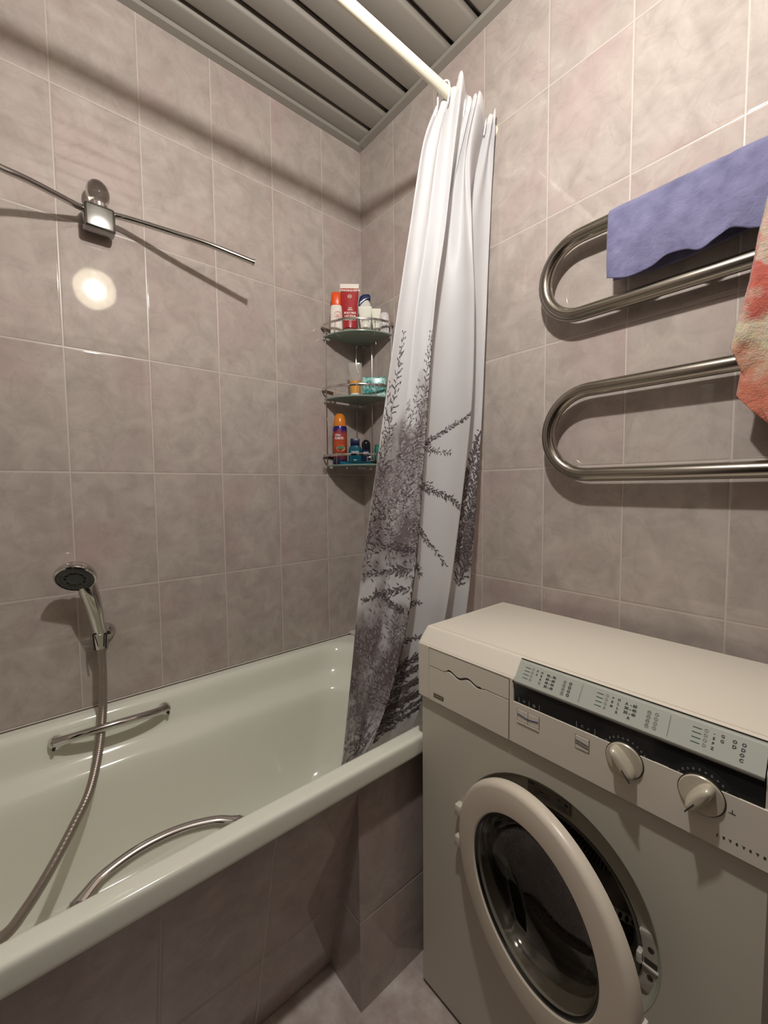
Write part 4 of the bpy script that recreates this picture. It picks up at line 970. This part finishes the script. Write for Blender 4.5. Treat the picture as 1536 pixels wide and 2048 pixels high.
# coral and cream bath towel, hanging over the top pipe in two layers, corners hanging low
def coral_col(nt, tc):
    sp = N(nt, 'ShaderNodeSeparateXYZ'); L(nt, tc.outputs['Object'], sp.inputs[0])
    n = N(nt, 'ShaderNodeTexNoise'); n.inputs['Scale'].default_value = 22; n.inputs['Detail'].default_value = 5; L(nt, tc.outputs['Object'], n.inputs['Vector'])
    f = N(nt, 'ShaderNodeTexNoise'); f.inputs['Scale'].default_value = 120; f.inputs['Detail'].default_value = 3; L(nt, tc.outputs['Object'], f.inputs['Vector'])
    # pattern coordinate: height minus slope along x, blurred by noise
    a = N(nt, 'ShaderNodeMath', operation='MULTIPLY_ADD'); L(nt, sp.outputs[0], a.inputs[0]); a.inputs[1].default_value = 0.45; L(nt, sp.outputs[2], a.inputs[2])
    b_ = N(nt, 'ShaderNodeMath', operation='MULTIPLY_ADD'); L(nt, n.outputs['Fac'], b_.inputs[0]); b_.inputs[1].default_value = 0.17; L(nt, a.outputs[0], b_.inputs[2])
    mr = N(nt, 'ShaderNodeMapRange'); mr.inputs['From Min'].default_value = -0.36; mr.inputs['From Max'].default_value = 0.16; L(nt, b_.outputs[0], mr.inputs['Value'])
    cr = N(nt, 'ShaderNodeValToRGB'); e = cr.color_ramp.elements
    e[0].position = 0.0; e[0].color = (0.60, 0.20, 0.13, 1); e[1].position = 1.0; e[1].color = (0.56, 0.42, 0.30, 1)
    for ps, c in ((0.10, (0.68, 0.55, 0.40)), (0.19, (0.66, 0.56, 0.42)), (0.235, (0.62, 0.34, 0.26)), (0.27, (0.58, 0.145, 0.105)), (0.40, (0.60, 0.155, 0.115)), (0.43, (0.62, 0.46, 0.36)), (0.55, (0.60, 0.40, 0.33)), (0.62, (0.52, 0.42, 0.30)), (0.80, (0.50, 0.38, 0.27))):
        k = e.new(ps); k.color = (*c, 1)
    L(nt, mr.outputs[0], cr.inputs[0])
    mm = N(nt, 'ShaderNodeMix'); mm.data_type = 'RGBA'; mm.blend_type = 'MULTIPLY'; mm.inputs['Factor'].default_value = 0.35
    L(nt, cr.outputs[0], mm.inputs['A']); L(nt, f.outputs['Color'], mm.inputs['B']); return mm.outputs['Result']
M_coral = terry('coral_terry', coral_col, 1.0, 330)
LEFT = [(1.287, 1.832), (1.262, 1.760), (1.2500, 1.711), (1.240, 1.646), (1.231, 1.574), (1.213, 1.502), (1.207, 1.468)]
BOT = [(1.207, 1.468), (1.219, 1.426), (1.240, 1.375), (1.265, 1.319), (1.300, 1.262), (1.345, 1.215), (1.40, 1.185), (1.47, 1.17), (1.54, 1.19)]
def coral_front(u, v):
    # u left->right, v top->bottom
    l = pl_interp([(p[0], p[1], 0) for p in LEFT], v); b_ = pl_interp([(p[0], p[1], 0) for p in BOT], u)
    topx = 1.287 + (1.56-1.287)*u; r = Vector((1.56 - 0.02*v, 1.832 + (1.19-1.832)*v, 0))
    top = Vector((topx, 1.832, 0))
    c0 = Vector((LEFT[0][0], LEFT[0][1], 0)); c1 = Vector((1.56, 1.832, 0)); c2 = Vector((BOT[0][0], BOT[0][1], 0)); c3 = Vector((1.54, 1.19, 0))
    q = l*(1-u) + r*u + top*(1-v) + b_*v - (c0*(1-u)*(1-v) + c1*u*(1-v) + c2*(1-u)*v + c3*u*v)
    y = -0.076 - 0.014*sin(pi*min(1, v*1.1)) - 0.010*sin(u*11+v*2) * v
    if v < 0.06: y = -0.076 + (0.06-v)/0.06*0.030
    # rolled left edge
    if u < 0.03: y += (0.03-u)/0.03*0.010
    n = noise.fractal(Vector((q.x*30, q.y*30, 5.2)), 1, 2, 3)*0.0025
    return Vector((q.x-1.35, y+n, q.y-1.8))
def coral_back(u, v):
    P0 = Vector((1.30, 1.832, 0)); 
    l = pl_interp([(1.30, 1.832, 0), (1.27, 1.70, 0), (1.235, 1.52, 0), (1.221, 1.430, 0), (1.215, 1.380, 0)], v)
    b_ = pl_interp([(1.215, 1.380, 0), (1.235, 1.352, 0), (1.262, 1.322, 0), (1.30, 1.275, 0), (1.36, 1.24, 0), (1.50, 1.20, 0)], u)
    r = Vector((1.52, 1.832, 0)).lerp(Vector((1.50, 1.20, 0)), v); top = Vector((1.30, 1.832, 0)).lerp(Vector((1.52, 1.832, 0)), u)
    q = l*(1-u) + r*u + top*(1-v) + b_*v - (Vector((1.30, 1.832, 0))*(1-u)*(1-v) + Vector((1.52, 1.832, 0))*u*(1-v) + Vector((1.215, 1.380, 0))*(1-u)*v + Vector((1.50, 1.20, 0))*u*v)
    y = -0.067 - 0.004*sin(u*9)
    return Vector((q.x-1.35, y, q.y-1.8))
def coral_over(u, v):
    a = v*pi; x0 = 1.287 + (1.56-1.287)*u
    if v < 0.5: aa = v/0.5*pi; return Vector((x0-1.35, RYL - 0.028*cos(aa), 1.822 + 0.026*sin(aa) - 1.8))
    t = (v-0.5)/0.5; return Vector((x0-1.35, RYL+0.026, 1.822-0.5*t-1.8))
tw = thing('bath_towel', 'coral and cream terry towel hanging over the rail at the right edge', 'towel', (1.35, 0, 1.8))
for nm, fn in (('front_layer', coral_front), ('inner_layer', coral_back), ('rail_fold', coral_over)):
    bm = bmesh.new(); sheet(bm, fn, 60, 100)
    o = obj(nm, bm, M_coral, tw, angle=180); md = o.modifiers.new('thick', 'SOLIDIFY'); md.thickness = 0.005; md.offset = 0

# ------------------------------------------------------------------ washing machine
wx0, wx1 = 0.713, 1.322
YF, YP = -0.383, -0.392
wm = thing('washing_machine', 'cream front-loading washing machine with its round door ajar', 'washing machine', (0, 0, 0))
DC = (1.0227, 0.489); DR = 0.1875
# cabinet with round opening in its front
bm = bmesh.new()
n = 96
def sq(a, x0, x1, z0, z1):
    c, s = cos(a), sin(a); t = 1e9
    if c > 1e-9: t = min(t, (x1-DC[0])/c)
    if c < -1e-9: t = min(t, (x0-DC[0])/c)
    if s > 1e-9: t = min(t, (z1-DC[1])/s)
    if s < -1e-9: t = min(t, (z0-DC[1])/s)
    return (DC[0]+c*t, DC[1]+s*t)
angs = sorted([2*pi*i/n for i in range(n)] + [atan2(z-DC[1], x-DC[0]) % (2*pi) for x in (wx0, wx1) for z in (0.012, 0.738)])
inn = [bm.verts.new((DC[0]+DR*cos(a), YF, DC[1]+DR*sin(a))) for a in angs]
out = [bm.verts.new((sq(a, wx0, wx1, 0.012, 0.738)[0], YF, sq(a, wx0, wx1, 0.012, 0.738)[1])) for a in angs]
k = len(angs)
for i in range(k): bm.faces.new((inn[i], inn[(i+1) % k], out[(i+1) % k], out[i]))
bk = [bm.verts.new((v.co.x, -0.062, v.co.z)) for v in out]
for i in range(k): bm.faces.new((out[i], out[(i+1) % k], bk[(i+1) % k], bk[i]))
bm.faces.new(bk)
obj('cabinet', bm, M_wm, wm, angle=30)
# recessed ring around the opening
MD = Matrix.Translation((DC[0], 0, DC[1])) @ Matrix.Rotation(pi/2, 4, 'X')   # lathe z -> -Y
OC = (1.0275, 0.4725)
MO = Matrix.Translation((OC[0], 0, OC[1])) @ Matrix.Rotation(pi/2, 4, 'X')
bm = bmesh.new(); rg = []
for r_, y_, f_ in ((DR+0.0005, 0.3835, 0), (DR-0.002, 0.3825, 0), (DR-0.005, 0.376, 0.05), (DR-0.010, 0.3715, 0.12), (DR-0.016, 0.3700, 0.2), (0.1545, 0.3665, 1), (0.1520, 0.364, 1), (0.1505, 0.350, 1)):
    cx_, cz_ = DC[0]+(OC[0]-DC[0])*f_, DC[1]+(OC[1]-DC[1])*f_
    rg.append([bm.verts.new((cx_+r_*cos(2*pi*i/96), -y_, cz_+r_*sin(2*pi*i/96))) for i in range(96)])
for A, B in zip(rg, rg[1:]):
    for i in range(96): bm.faces.new((A[i], A[(i+1) % 96], B[(i+1) % 96], B[i]))
rec = obj('door_surround', bm, simple('surround_enamel', (0.50, 0.49, 0.40), 0.35), wm)
bm = bmesh.new(); lathe(bm, [(0.1515, 0.3650), (0.147, 0.3660), (0.143, 0.362), (0.144, 0.350), (0.138, 0.346), (0.139, 0.336), (0.132, 0.332), (0.128, 0.326), (0.136, 0.318)], 96, MO)
obj('door_gasket', bm, M_rubber, wm)
def drum_mat():
    m, nt, p = new_mat('perforated_drum_steel'); tc = N(nt, 'ShaderNodeTexCoord')
    sp = N(nt, 'ShaderNodeSeparateXYZ'); L(nt, tc.outputs['Object'], sp.inputs[0])
    # hole grid on angle and depth / radius
    at = N(nt, 'ShaderNodeMath', operation='ARCTAN2'); 
    xs = N(nt, 'ShaderNodeMath', operation='SUBTRACT'); L(nt, sp.outputs[0], xs.inputs[0]); xs.inputs[1].default_value = 1.0275
    zs = N(nt, 'ShaderNodeMath', operation='SUBTRACT'); L(nt, sp.outputs[2], zs.inputs[0]); zs.inputs[1].default_value = 0.4725
    L(nt, zs.outputs[0], at.inputs[0]); L(nt, xs.outputs[0], at.inputs[1])
    ma = N(nt, 'ShaderNodeMath', operation='MULTIPLY'); L(nt, at.outputs[0], ma.inputs[0]); ma.inputs[1].default_value = 15.92
    my = N(nt, 'ShaderNodeMath', operation='MULTIPLY'); L(nt, sp.outputs[1], my.inputs[0]); my.inputs[1].default_value = 76.0
    cb = N(nt, 'ShaderNodeCombineXYZ'); L(nt, ma.outputs[0], cb.inputs[0]); L(nt, my.outputs[0], cb.inputs[1])
    vo = N(nt, 'ShaderNodeTexVoronoi'); vo.inputs['Randomness'].default_value = 0.0; vo.inputs['Scale'].default_value = 1.0; L(nt, cb.outputs[0], vo.inputs['Vector'])
    mr = N(nt, 'ShaderNodeMapRange'); mr.inputs['From Min'].default_value = 0.22; mr.inputs['From Max'].default_value = 0.30; L(nt, vo.outputs['Distance'], mr.inputs['Value'])
    mx = N(nt, 'ShaderNodeMix'); mx.data_type = 'RGBA'; mx.inputs['A'].default_value = (0.01, 0.01, 0.01, 1); mx.inputs['B'].default_value = (0.42, 0.39, 0.35, 1)
    L(nt, mr.outputs[0], mx.inputs['Factor']); L(nt, mx.outputs['Result'], p.inputs['Base Color'])
    p.inputs['Metallic'].default_value = 0.9; p.inputs['Roughness'].default_value = 0.28
    bp = N(nt, 'ShaderNodeBump'); bp.inputs['Strength'].default_value = 0.8; bp.inputs['Distance'].default_value = 0.002; L(nt, mr.outputs[0], bp.inputs['Height']); L(nt, bp.outputs[0], p.inputs['Normal'])
    return m
bm = bmesh.new(); lathe(bm, [(0.134, 0.326), (0.137, 0.320), (0.150, 0.318), (0.215, 0.305), (0.2225, 0.294)], 96, MO)
obj('drum_front', bm, simple('plain_drum_steel', (0.30, 0.28, 0.25), 0.3, 0.9), wm)
bm = bmesh.new(); lathe(bm, [(0.222, 0.295), (0.222, 0.110), (0.210, 0.100), (0.10, 0.092), (0.0, 0.090)], 96, MO)
obj('drum', bm, drum_mat(), wm)
for a in (100, 220, 340):
    bm = bmesh.new(); aa = radians(a)
    t = bmesh.new(); box(t, -0.018, 0.018, -0.29, -0.115, 0.175, 0.222, 0.010, 3)
    merge(bm, t, 0, Matrix.Translation((OC[0], 0, OC[1])) @ Matrix.Rotation(aa, 4, 'Y'))
    obj('drum_paddle', bm, simple('paddle_steel', (0.36, 0.33, 0.30), 0.3, 0.9), wm)
# latch pocket on the right of the surround
lx, lz = 1.1905, 0.478
bm = bmesh.new()
prof = []
for i in range(13):
    a = radians(-40 + 80*i/12*1.0); prof.append((DC[0]+0.1830*cos(a*0.42), DC[1]-0.012+0.1830*sin(a*0.42)*1.0))
for i in range(13):
    a = radians(40 - 80*i/12*1.0); prof.append((DC[0]+0.1600*cos(a*0.42), DC[1]-0.012+0.1600*sin(a*0.42)))
prism(bm, prof, 1, -0.3735, -0.366, bev=0.0015)
pk = obj('latch_plate', bm, simple('latch_enamel', (0.46, 0.44, 0.37), 0.3), rec)
for dz in (0.024, -0.022):
    bm = bmesh.new(); lathe(bm, [(0, 0.3740), (0.0042, 0.3740), (0.0046, 0.3733), (0.0046, 0.372)], 16, Matrix.Translation((lx+0.003, 0, lz+dz)) @ Matrix.Rotation(pi/2, 4, 'X')); obj('screw_hole', bm, M_gap, pk)
bm = bmesh.new(); box(bm, lx-0.006, lx+0.013, -0.3742, -0.372, lz-0.003, lz+0.007, 0.001); obj('latch_slot', bm, M_gap, pk)
bm = bmesh.new(); box(bm, lx-0.008, lx+0.015, -0.3765, -0.372, lz-0.0075, lz-0.0035, 0.001); box(bm, lx-0.016, lx-0.008, -0.379, -0.366, lz-0.006, lz+0.012, 0.002); obj('latch_tongue', bm, simple('latch_bright', (0.72, 0.68, 0.60), 0.25, 0.3), pk)
# rating label
bm = bmesh.new(); box(bm, 0.982, 1.064, -0.3735, -0.3705, 0.637, 0.6615, 0.0005, 1)
lab = obj('rating_label', bm, M_label, wm)
bm = bmesh.new()
put_text(bm, 'CE', 0.007, (1.043, -0.3738, 0.655), 0.0002)
for (xx, zz, ww) in ((0.996, 0.6525, 0.018), (0.995, 0.647, 0.012), (1.010, 0.6455, 0.016), (1.006, 0.651, 0.020), (1.040, 0.646, 0.018), (1.042, 0.641, 0.020), (0.994, 0.642, 0.010)):
    box(bm, xx, xx+ww, -0.3740, -0.3735, zz, zz+0.0011)
box(bm, 0.984, 0.996, -0.3740, -0.3735, 0.6575, 0.6605)
lathe(bm, [(0, 0.3740), (0.0032, 0.3740), (0.0032, 0.3735)], 18, Matrix.Translation((1.057, 0, 0.653)) @ Matrix.Rotation(pi/2, 4, 'X'))
obj('label_print', bm, M_ink, lab)
# head: sloped control panel housing with worktop
bm = bmesh.new()
full = [(-0.050, 0.733), (-0.050, 0.884), (-0.053, 0.887), (-0.358, 0.888), (-0.362, 0.8865), (-0.3885, 0.8575), (-0.3895, 0.855), (-0.3895, 0.733)]
prism(bm, full, 0, 0.7095, 0.9615); prism(bm, full, 0, 1.3172, 1.3245)
rp = [(-0.050, 0.733), (-0.050, 0.884), (-0.053, 0.887), (-0.358, 0.888), (-0.362, 0.8865), (-0.3665, 0.8815), (-0.3665, 0.8135), (-0.3895, 0.8135), (-0.3895, 0.733)]
prism(bm, rp, 0, 0.9615, 1.3172)
head_ = obj('control_panel', bm, M_wmp, wm, smooth=False)
def xz_plate(bm, poly, y0, y1, bev=0.0006): prism(bm, poly, 1, y0, y1, bev=bev, seg=1)
bm = bmesh.new(); xz_plate(bm, [(0.7095, 0.733), (0.7420, 0.733), (0.7420, 0.8525), (0.9530, 0.8525), (0.9530, 0.733), (1.3245, 0.733), (1.3245, 0.8128), (0.9615, 0.8128), (0.9615, 0.8555), (0.7095, 0.8555)], YP, -0.3893, 0.0005)
obj('fascia', bm, M_wmp, wm, smooth=False)
bm = bmesh.new(); box(bm, 0.7425, 0.9525, -0.3898, -0.3890, 0.7335, 0.852); obj('drawer_gap', bm, M_gap, wm, smooth=False)
wave = []
for i in range(61):
    t = i/60; x_ = 0.7435 + t*(0.9510-0.7435); d = 0.0
    if 0.22 < t < 0.72:
        s = (t-0.22)/0.5; d = 0.0042*sin(s*4*pi)*sin(pi*s)**0.3 + 0.0030*(1-s) - 0.001
    wave.append((x_, 0.8095 + d))
bm = bmesh.new(); xz_plate(bm, [(0.7435, 0.7330)] + wave + [(0.9510, 0.7330)], YP, -0.3885, 0.0)
dw = obj('detergent_drawer', bm, M_wmp, wm, smooth=False)
bm = bmesh.new(); xz_plate(bm, [(0.7435, 0.8512)] + [(p[0], p[1]+(0.0052 if 0.25 < i/60 < 0.70 else 0.0020)) for i, p in enumerate(wave)] + [(0.9510, 0.8512)], YP+0.0006, -0.3885, 0.0)
obj('drawer_grip', bm, M_wmp, dw, smooth=False)
bm = bmesh.new(); box(bm, 0.757, 0.787, YP-0.0006, YP+0.0002, 0.7435, 0.7525); lg = obj('badge', bm, simple('badge_dark', (0.10, 0.085, 0.055), 0.4), dw, smooth=False)
bm = bmesh.new(); put_text(bm, 'ZANUSSI', 0.0065, (0.7735, YP-0.0010, 0.748), 0.0001, 0.85); box(bm, 0.758, 0.7595, YP-0.0010, YP-0.0005, 0.744, 0.752); obj('badge_lettering', bm, simple('badge_silver', (0.48, 0.44, 0.35), 0.3, 0.2), lg)
# worktop lid
bm = bmesh.new(); box(bm, 0.7165, 1.3175, -0.352, -0.058, 0.8872, 0.8893, 0.0009, 2); obj('worktop', bm, M_wmp, wm)
bm = bmesh.new(); box(bm, 0.7155, 1.3185, -0.3525, -0.057, 0.8868, 0.88795); obj('worktop_seam', bm, simple('seam_shadow', (0.36, 0.32, 0.26), 0.5), wm, smooth=False)
# dark display recess and dial rings
bm = bmesh.new(); box(bm, 0.9625, 1.3166, -0.3905, -0.3660, 0.8137, 0.8500); obj('display_recess', bm, M_dark, wm, smooth=False)
for kx in (1.1555, 1.2525):
    bm = bmesh.new()
    pts = [(kx+0.040*cos(radians(a))*1.0, 0.7955+0.040*sin(radians(a))) for a in range(0, 181, 6)]
    pts = [(p[0], max(p[1], 0.8138)) for p in pts]
    dd = []
    for p in pts:
        if not dd or (abs(p[0]-dd[-1][0])+abs(p[1]-dd[-1][1])) > 1e-5: dd.append(p)
    xz_plate(bm, dd, -0.3912, -0.3903, 0.0)
    dk = obj('dial_ring', bm, M_darkring, wm, smooth=False)
    bm = bmesh.new()
    for a in range(35, 150, 12):
        c_, s_ = cos(radians(a)), sin(radians(a)); put_text(bm, rng.choice('80o36c'), 0.0055, (kx+0.0335*c_, -0.3914, 0.7955+0.0335*s_), 0.0001)
    obj('dial_marks', bm, simple('dim_ink', (0.30, 0.33, 0.34), 0.5), dk)
bm = bmesh.new()
for xx, s in ((0.983, 'O'), (1.003, '@'), (1.090, 'C'), (1.100, 'x')): put_text(bm, s, 0.006, (xx, -0.3907, 0.8195), 0.0001)
for xx in (0.972, 0.993, 1.013, 1.080, 1.110): box(bm, xx, xx+0.0008, -0.3908, -0.3904, 0.814, 0.824)
obj('display_symbols', bm, simple('dim_ink_2', (0.30, 0.33, 0.34), 0.5), wm)
# curved programme card along the slope
bm = bmesh.new()
prc = [(-0.3640, 0.8862), (-0.3690, 0.8866), (-0.3715, 0.8850), (-0.3930, 0.8545), (-0.3935, 0.8535), (-0.3905, 0.8525), (-0.3695, 0.8828), (-0.3640, 0.8835)]
prism(bm, prc, 0, 0.9630, 1.3160)
card = obj('programme_card', bm, M_flap, wm, smooth=False)
bm = bmesh.new(); tube(bm, [(0.9632, -0.3902, 0.8512), (1.3158, -0.3902, 0.8512)], 0.0036, 14); obj('card_edge', bm, M_flapedge, card)
bm = bmesh.new(); box(bm, 0.9612, 1.3175, -0.3645, -0.3630, 0.8862, 0.8882); box(bm, 0.9606, 0.9632, -0.3950, -0.3640, 0.850, 0.8530); obj('card_seam', bm, M_gap, card, smooth=False)
sl_dir = Vector((0, -0.0215, -0.0305)).normalized(); up_ = -sl_dir; nr = Vector((0, -0.0305, 0.0215)).normalized()
MC = Matrix(((1, 0, 0, 0), (0, -nr.y, up_.y, 0), (0, -nr.z, up_.z, 0), (0, 0, 0, 1)))
def on_card(x_, t_): # t_: 0 bottom .. 1 top of the slope
    p = Vector((x_, -0.3930, 0.8545)).lerp(Vector((x_, -0.3715, 0.8850)), t_) + nr*0.0004
    return Matrix.Translation(p) @ MC
ink, ing, inl = bmesh.new(), bmesh.new(), bmesh.new()
def ct_text(bmx, s, x_, t_, size, bold=0.0002): put_text(bmx, s, size, (0, 0, 0), bold, 1.0, M=on_card(x_, t_))
def ct_bar(bmx, x_, t_, w_, h_):
    t = bmesh.new(); box(t, 0, w_, -0.0001, 0.0001, -h_/2, h_/2); merge(bmx, t, 0, on_card(x_, t_))
GR = ((0.977, ('O', 'O', 'O', 'O'), ('A', 'A', '', ''), ('m', 'B', 'R', 'C'), ('90 - 90', '60 - 60', '40 - 50', '30 - 40')), (1.107, ('O', 'O', 'O', 'B'), ('=', 'B', 'M', ''), ('H', 'L', 'L', 'R'), ('A  - 60', '30 - 40', '30 - 40', 'A')), (1.237, ('O', 'D', 'O', 'D'), ('-', 'E', 'P', 'Z'), ('G', 'G', '', ''), ('O   O', 'D   D', '     O', '     C')))
for (gx, A1, A2, A3, A4) in GR:
    for r_ in range(4):
        t_ = 0.80 - r_*0.175
        ct_bar(ing, gx, t_, 0.0105, 0.0010)
        for col_, xx, sz in ((A1, 0.0155, 0.0060), (A2, 0.0245, 0.0050), (A3, 0.0335, 0.0055)):
            if col_[r_]: ct_text(inl if col_ is A1 else ink, col_[r_], gx+xx, t_, sz)
        if A4[r_].strip(): ct_text(ink, A4[r_], gx+0.051, t_-0.04, 0.0058, 0.0003)
        if gx < 1.2:
            ct_text(inl, '@', gx+0.076, t_-0.06, 0.0060); ct_text(ink if gx < 1 else inl, 'O', gx+0.086, t_-0.06, 0.0065, 0.0004)
for sx_ in (1.082, 1.2095): ct_bar(inl, sx_, 0.5, 0.0008, 0.030)
obj('card_text_dark', ink, M_ink, card); obj('card_bars', ing, M_inkgreen, card); obj('card_text_grey', inl, M_inkgrey, card)
# push buttons
def button(x0, x1, z0, z1, split, mat_wave, name='push_button'):
    bm = bmesh.new(); box(bm, x0-0.0008, x1+0.0008, YP-0.0002, YP+0.001, z0-0.0008, z1+0.0008); fr = obj('button_frame', bm, M_gap, wm, smooth=False)
    xs_ = [x0, x1] if not split else [x0, (x0+x1)/2-0.0004, (x0+x1)/2+0.0004, x1]
    for i in range(0, len(xs_), 2):
        bm = bmesh.new(); box(bm, xs_[i], xs_[i+1], YP-0.0010, YP+0.0005, z0, z1, 0.0004, 1); bt_ = obj(name, bm, M_wmp, wm)
    return bt_
b1_ = button(0.9705, 1.0140, 0.7800, 0.8020, True, M_blue)
bm = bmesh.new(); tube(bm, [(0.9715+0.0415*i/12, YP-0.0012, 0.7915+0.0014*cos(i/12*2*pi)) for i in range(13)], 0.0009, 6); obj('button_mark', bm, M_blue, b1_)
bm = bmesh.new(); box(bm, 0.9700, 1.0145, YP-0.0016, YP+0.0005, 0.7775, 0.7790); obj('button_lip', bm, simple('lip_bright', (0.85, 0.80, 0.70), 0.3), b1_)
b2_ = button(1.0800, 1.1020, 0.7800, 0.8020, False, M_ink)
bm = bmesh.new()
for dz in (0.0, -0.0045): tube(bm, [(1.0805+0.021*i/12, YP-0.0012, 0.7925+dz+0.0012*cos(i/12*pi)) for i in range(13)], 0.0007, 6)
obj('button_mark', bm, M_ink, b2_)
# knobs
for kx, ka in ((1.1555, -38), (1.2525, 32)):
    MK = Matrix.Translation((kx, YP, 0.7955)) @ Matrix.Rotation(pi/2, 4, 'X')
    bm = bmesh.new(); lathe(bm, [(0, 0.0005), (0.0275, 0.0005), (0.0275, -0.001), (0, -0.001)], 48, MK); ko = obj('knob_shadow_ring', bm, M_gap, wm)
    bm = bmesh.new(); lathe(bm, [(0.0262, -0.0005), (0.0262, 0.0020), (0.0252, 0.0032), (0.022, 0.0036), (0, 0.0042)], 48, MK)
    kn = obj('knob', bm, M_knob, wm)
    bm = bmesh.new()
    t = bmesh.new(); ell_loft(t, [(0.0, 0.0105, 0.0245, 2.4), (0.010, 0.0092, 0.0240, 2.4), (0.017, 0.0078, 0.0225, 2.4), (0.0205, 0.0055, 0.0195, 2.2), (0.0212, 0.002, 0.012)], 36)
    merge(bm, t, 0, MK @ Matrix.Rotation(radians(-ka), 4, 'Z'))
    gp = obj('knob_grip', bm, M_knob, kn, angle=60)
    bm = bmesh.new(); t = bmesh.new(); box(t, -0.0008, 0.0008, -0.0248, -0.006, 0.0195, 0.0218) ; merge(bm, t, 0, MK @ Matrix.Rotation(radians(-ka), 4, 'Z'))
    obj('pointer_line', bm, M_ink, gp)
bm = bmesh.new()
for i, ch in enumerate('JETSYSTEM'[:8]): put_text(bm, ch, 0.0042, (1.2715+i*0.0068, YP-0.0003, 0.7505), 0.0004)
put_text(bm, '1', 0.008, (1.2860, YP-0.0003, 0.7905), 0.0001); box(bm, 1.2825, 1.2895, YP-0.0004, YP-0.0001, 0.7885, 0.7892)
obj('panel_lettering', bm, M_ink, wm)
# feet
for fx in (0.76, 1.275):
    for fy in (-0.34, -0.10):
        bm = bmesh.new(); lathe(bm, [(0, 0), (0.018, 0), (0.018, 0.008), (0.010, 0.010), (0.010, 0.014), (0, 0.014)], 20, Matrix.Translation((fx, fy, 0))); obj('foot', bm, M_black, wm)
# the open door: hinged at the left, pushed ~13 degrees out
DA = radians(13.1); DRO = 0.1965
MDoor = Matrix.Translation((0.8345, -0.398, 0.489)) @ Matrix.Rotation(-DA, 4, 'Z') @ Matrix.Translation((DRO, 0, 0)) @ Matrix.Rotation(pi/2, 4, 'X')
bm = bmesh.new(); lathe(bm, [(0.1405, -0.012), (0.1390, 0.000), (0.1395, 0.0045), (0.1415, 0.0065), (0.148, 0.0070), (0.182, 0.0070), (0.1868, 0.0058), (0.1905, 0.0025), (0.1928, -0.0020), (0.1935, -0.008), (0.1925, -0.0145), (0.186, -0.0165), (0.15, -0.0165)], 96, MDoor, closed=True)
door = obj('door', bm, simple('door_ring_plastic', (0.74, 0.66, 0.55), 0.30, noise_amt=0.01), wm)
def dglass():
    m, nt, p = new_mat('tinted_door_glass')
    tc = N(nt, 'ShaderNodeTexCoord'); nz = N(nt, 'ShaderNodeTexNoise'); nz.inputs['Scale'].default_value = 8; L(nt, tc.outputs['Object'], nz.inputs['Vector'])
    p.inputs['Base Color'].default_value = (0.50, 0.50, 0.46, 1); p.inputs['Roughness'].default_value = 0.03; p.inputs['Transmission Weight'].default_value = 1.0; p.inputs['IOR'].default_value = 1.48
    b_ = N(nt, 'ShaderNodeBump'); b_.inputs['Strength'].default_value = 0.05; L(nt, nz.outputs['Fac'], b_.inputs['Height']); L(nt, b_.outputs[0], p.inputs['Normal'])
    return m
bm = bmesh.new(); lathe(bm, [(0.1395, 0.0020), (0.1350, 0.0020), (0.1300, -0.004), (0.1270, -0.020), (0.1200, -0.036), (0.108, -0.050), (0.090, -0.060), (0.05, -0.066), (0, -0.068), (0, -0.073), (0.05, -0.071), (0.093, -0.065), (0.112, -0.054), (0.1245, -0.039), (0.1345, -0.021), (0.1395, -0.010)], 96, MDoor)
obj('door_glass', bm, dglass(), door)
bm = bmesh.new(); lathe(bm, [(0.1398, 0.003), (0.1365, 0.0040), (0.1335, -0.001), (0.1365, -0.003)], 96, MDoor); obj('glass_rim', bm, M_black, door)
bm = bmesh.new()
for r_, z_ in ((0.122, -0.030), (0.104, -0.049)): lathe(bm, [(r_+0.002, z_+0.004), (r_, z_+0.0055), (r_-0.002, z_+0.003)], 96, MDoor)
bm.free()
bm = bmesh.new(); t = bmesh.new(); box(t, DRO-0.008, DRO+0.006, -0.018, 0.020, -0.020, -0.006, 0.003, 2); merge(bm, t, 0, MDoor @ Matrix.Translation((-0.006, -0.012, 0)))
obj('door_hook', bm, simple('hook_bright', (0.78, 0.74, 0.66), 0.3), door)
bm = bmesh.new()
for dz in (0.035, -0.035): box(bm, 0.826, 0.842, -0.402, -0.384, DC[1]+dz-0.012, DC[1]+dz+0.012, 0.003)
obj('door_hinge', bm, M_wm, wm)

bpy.context.view_layer.update()
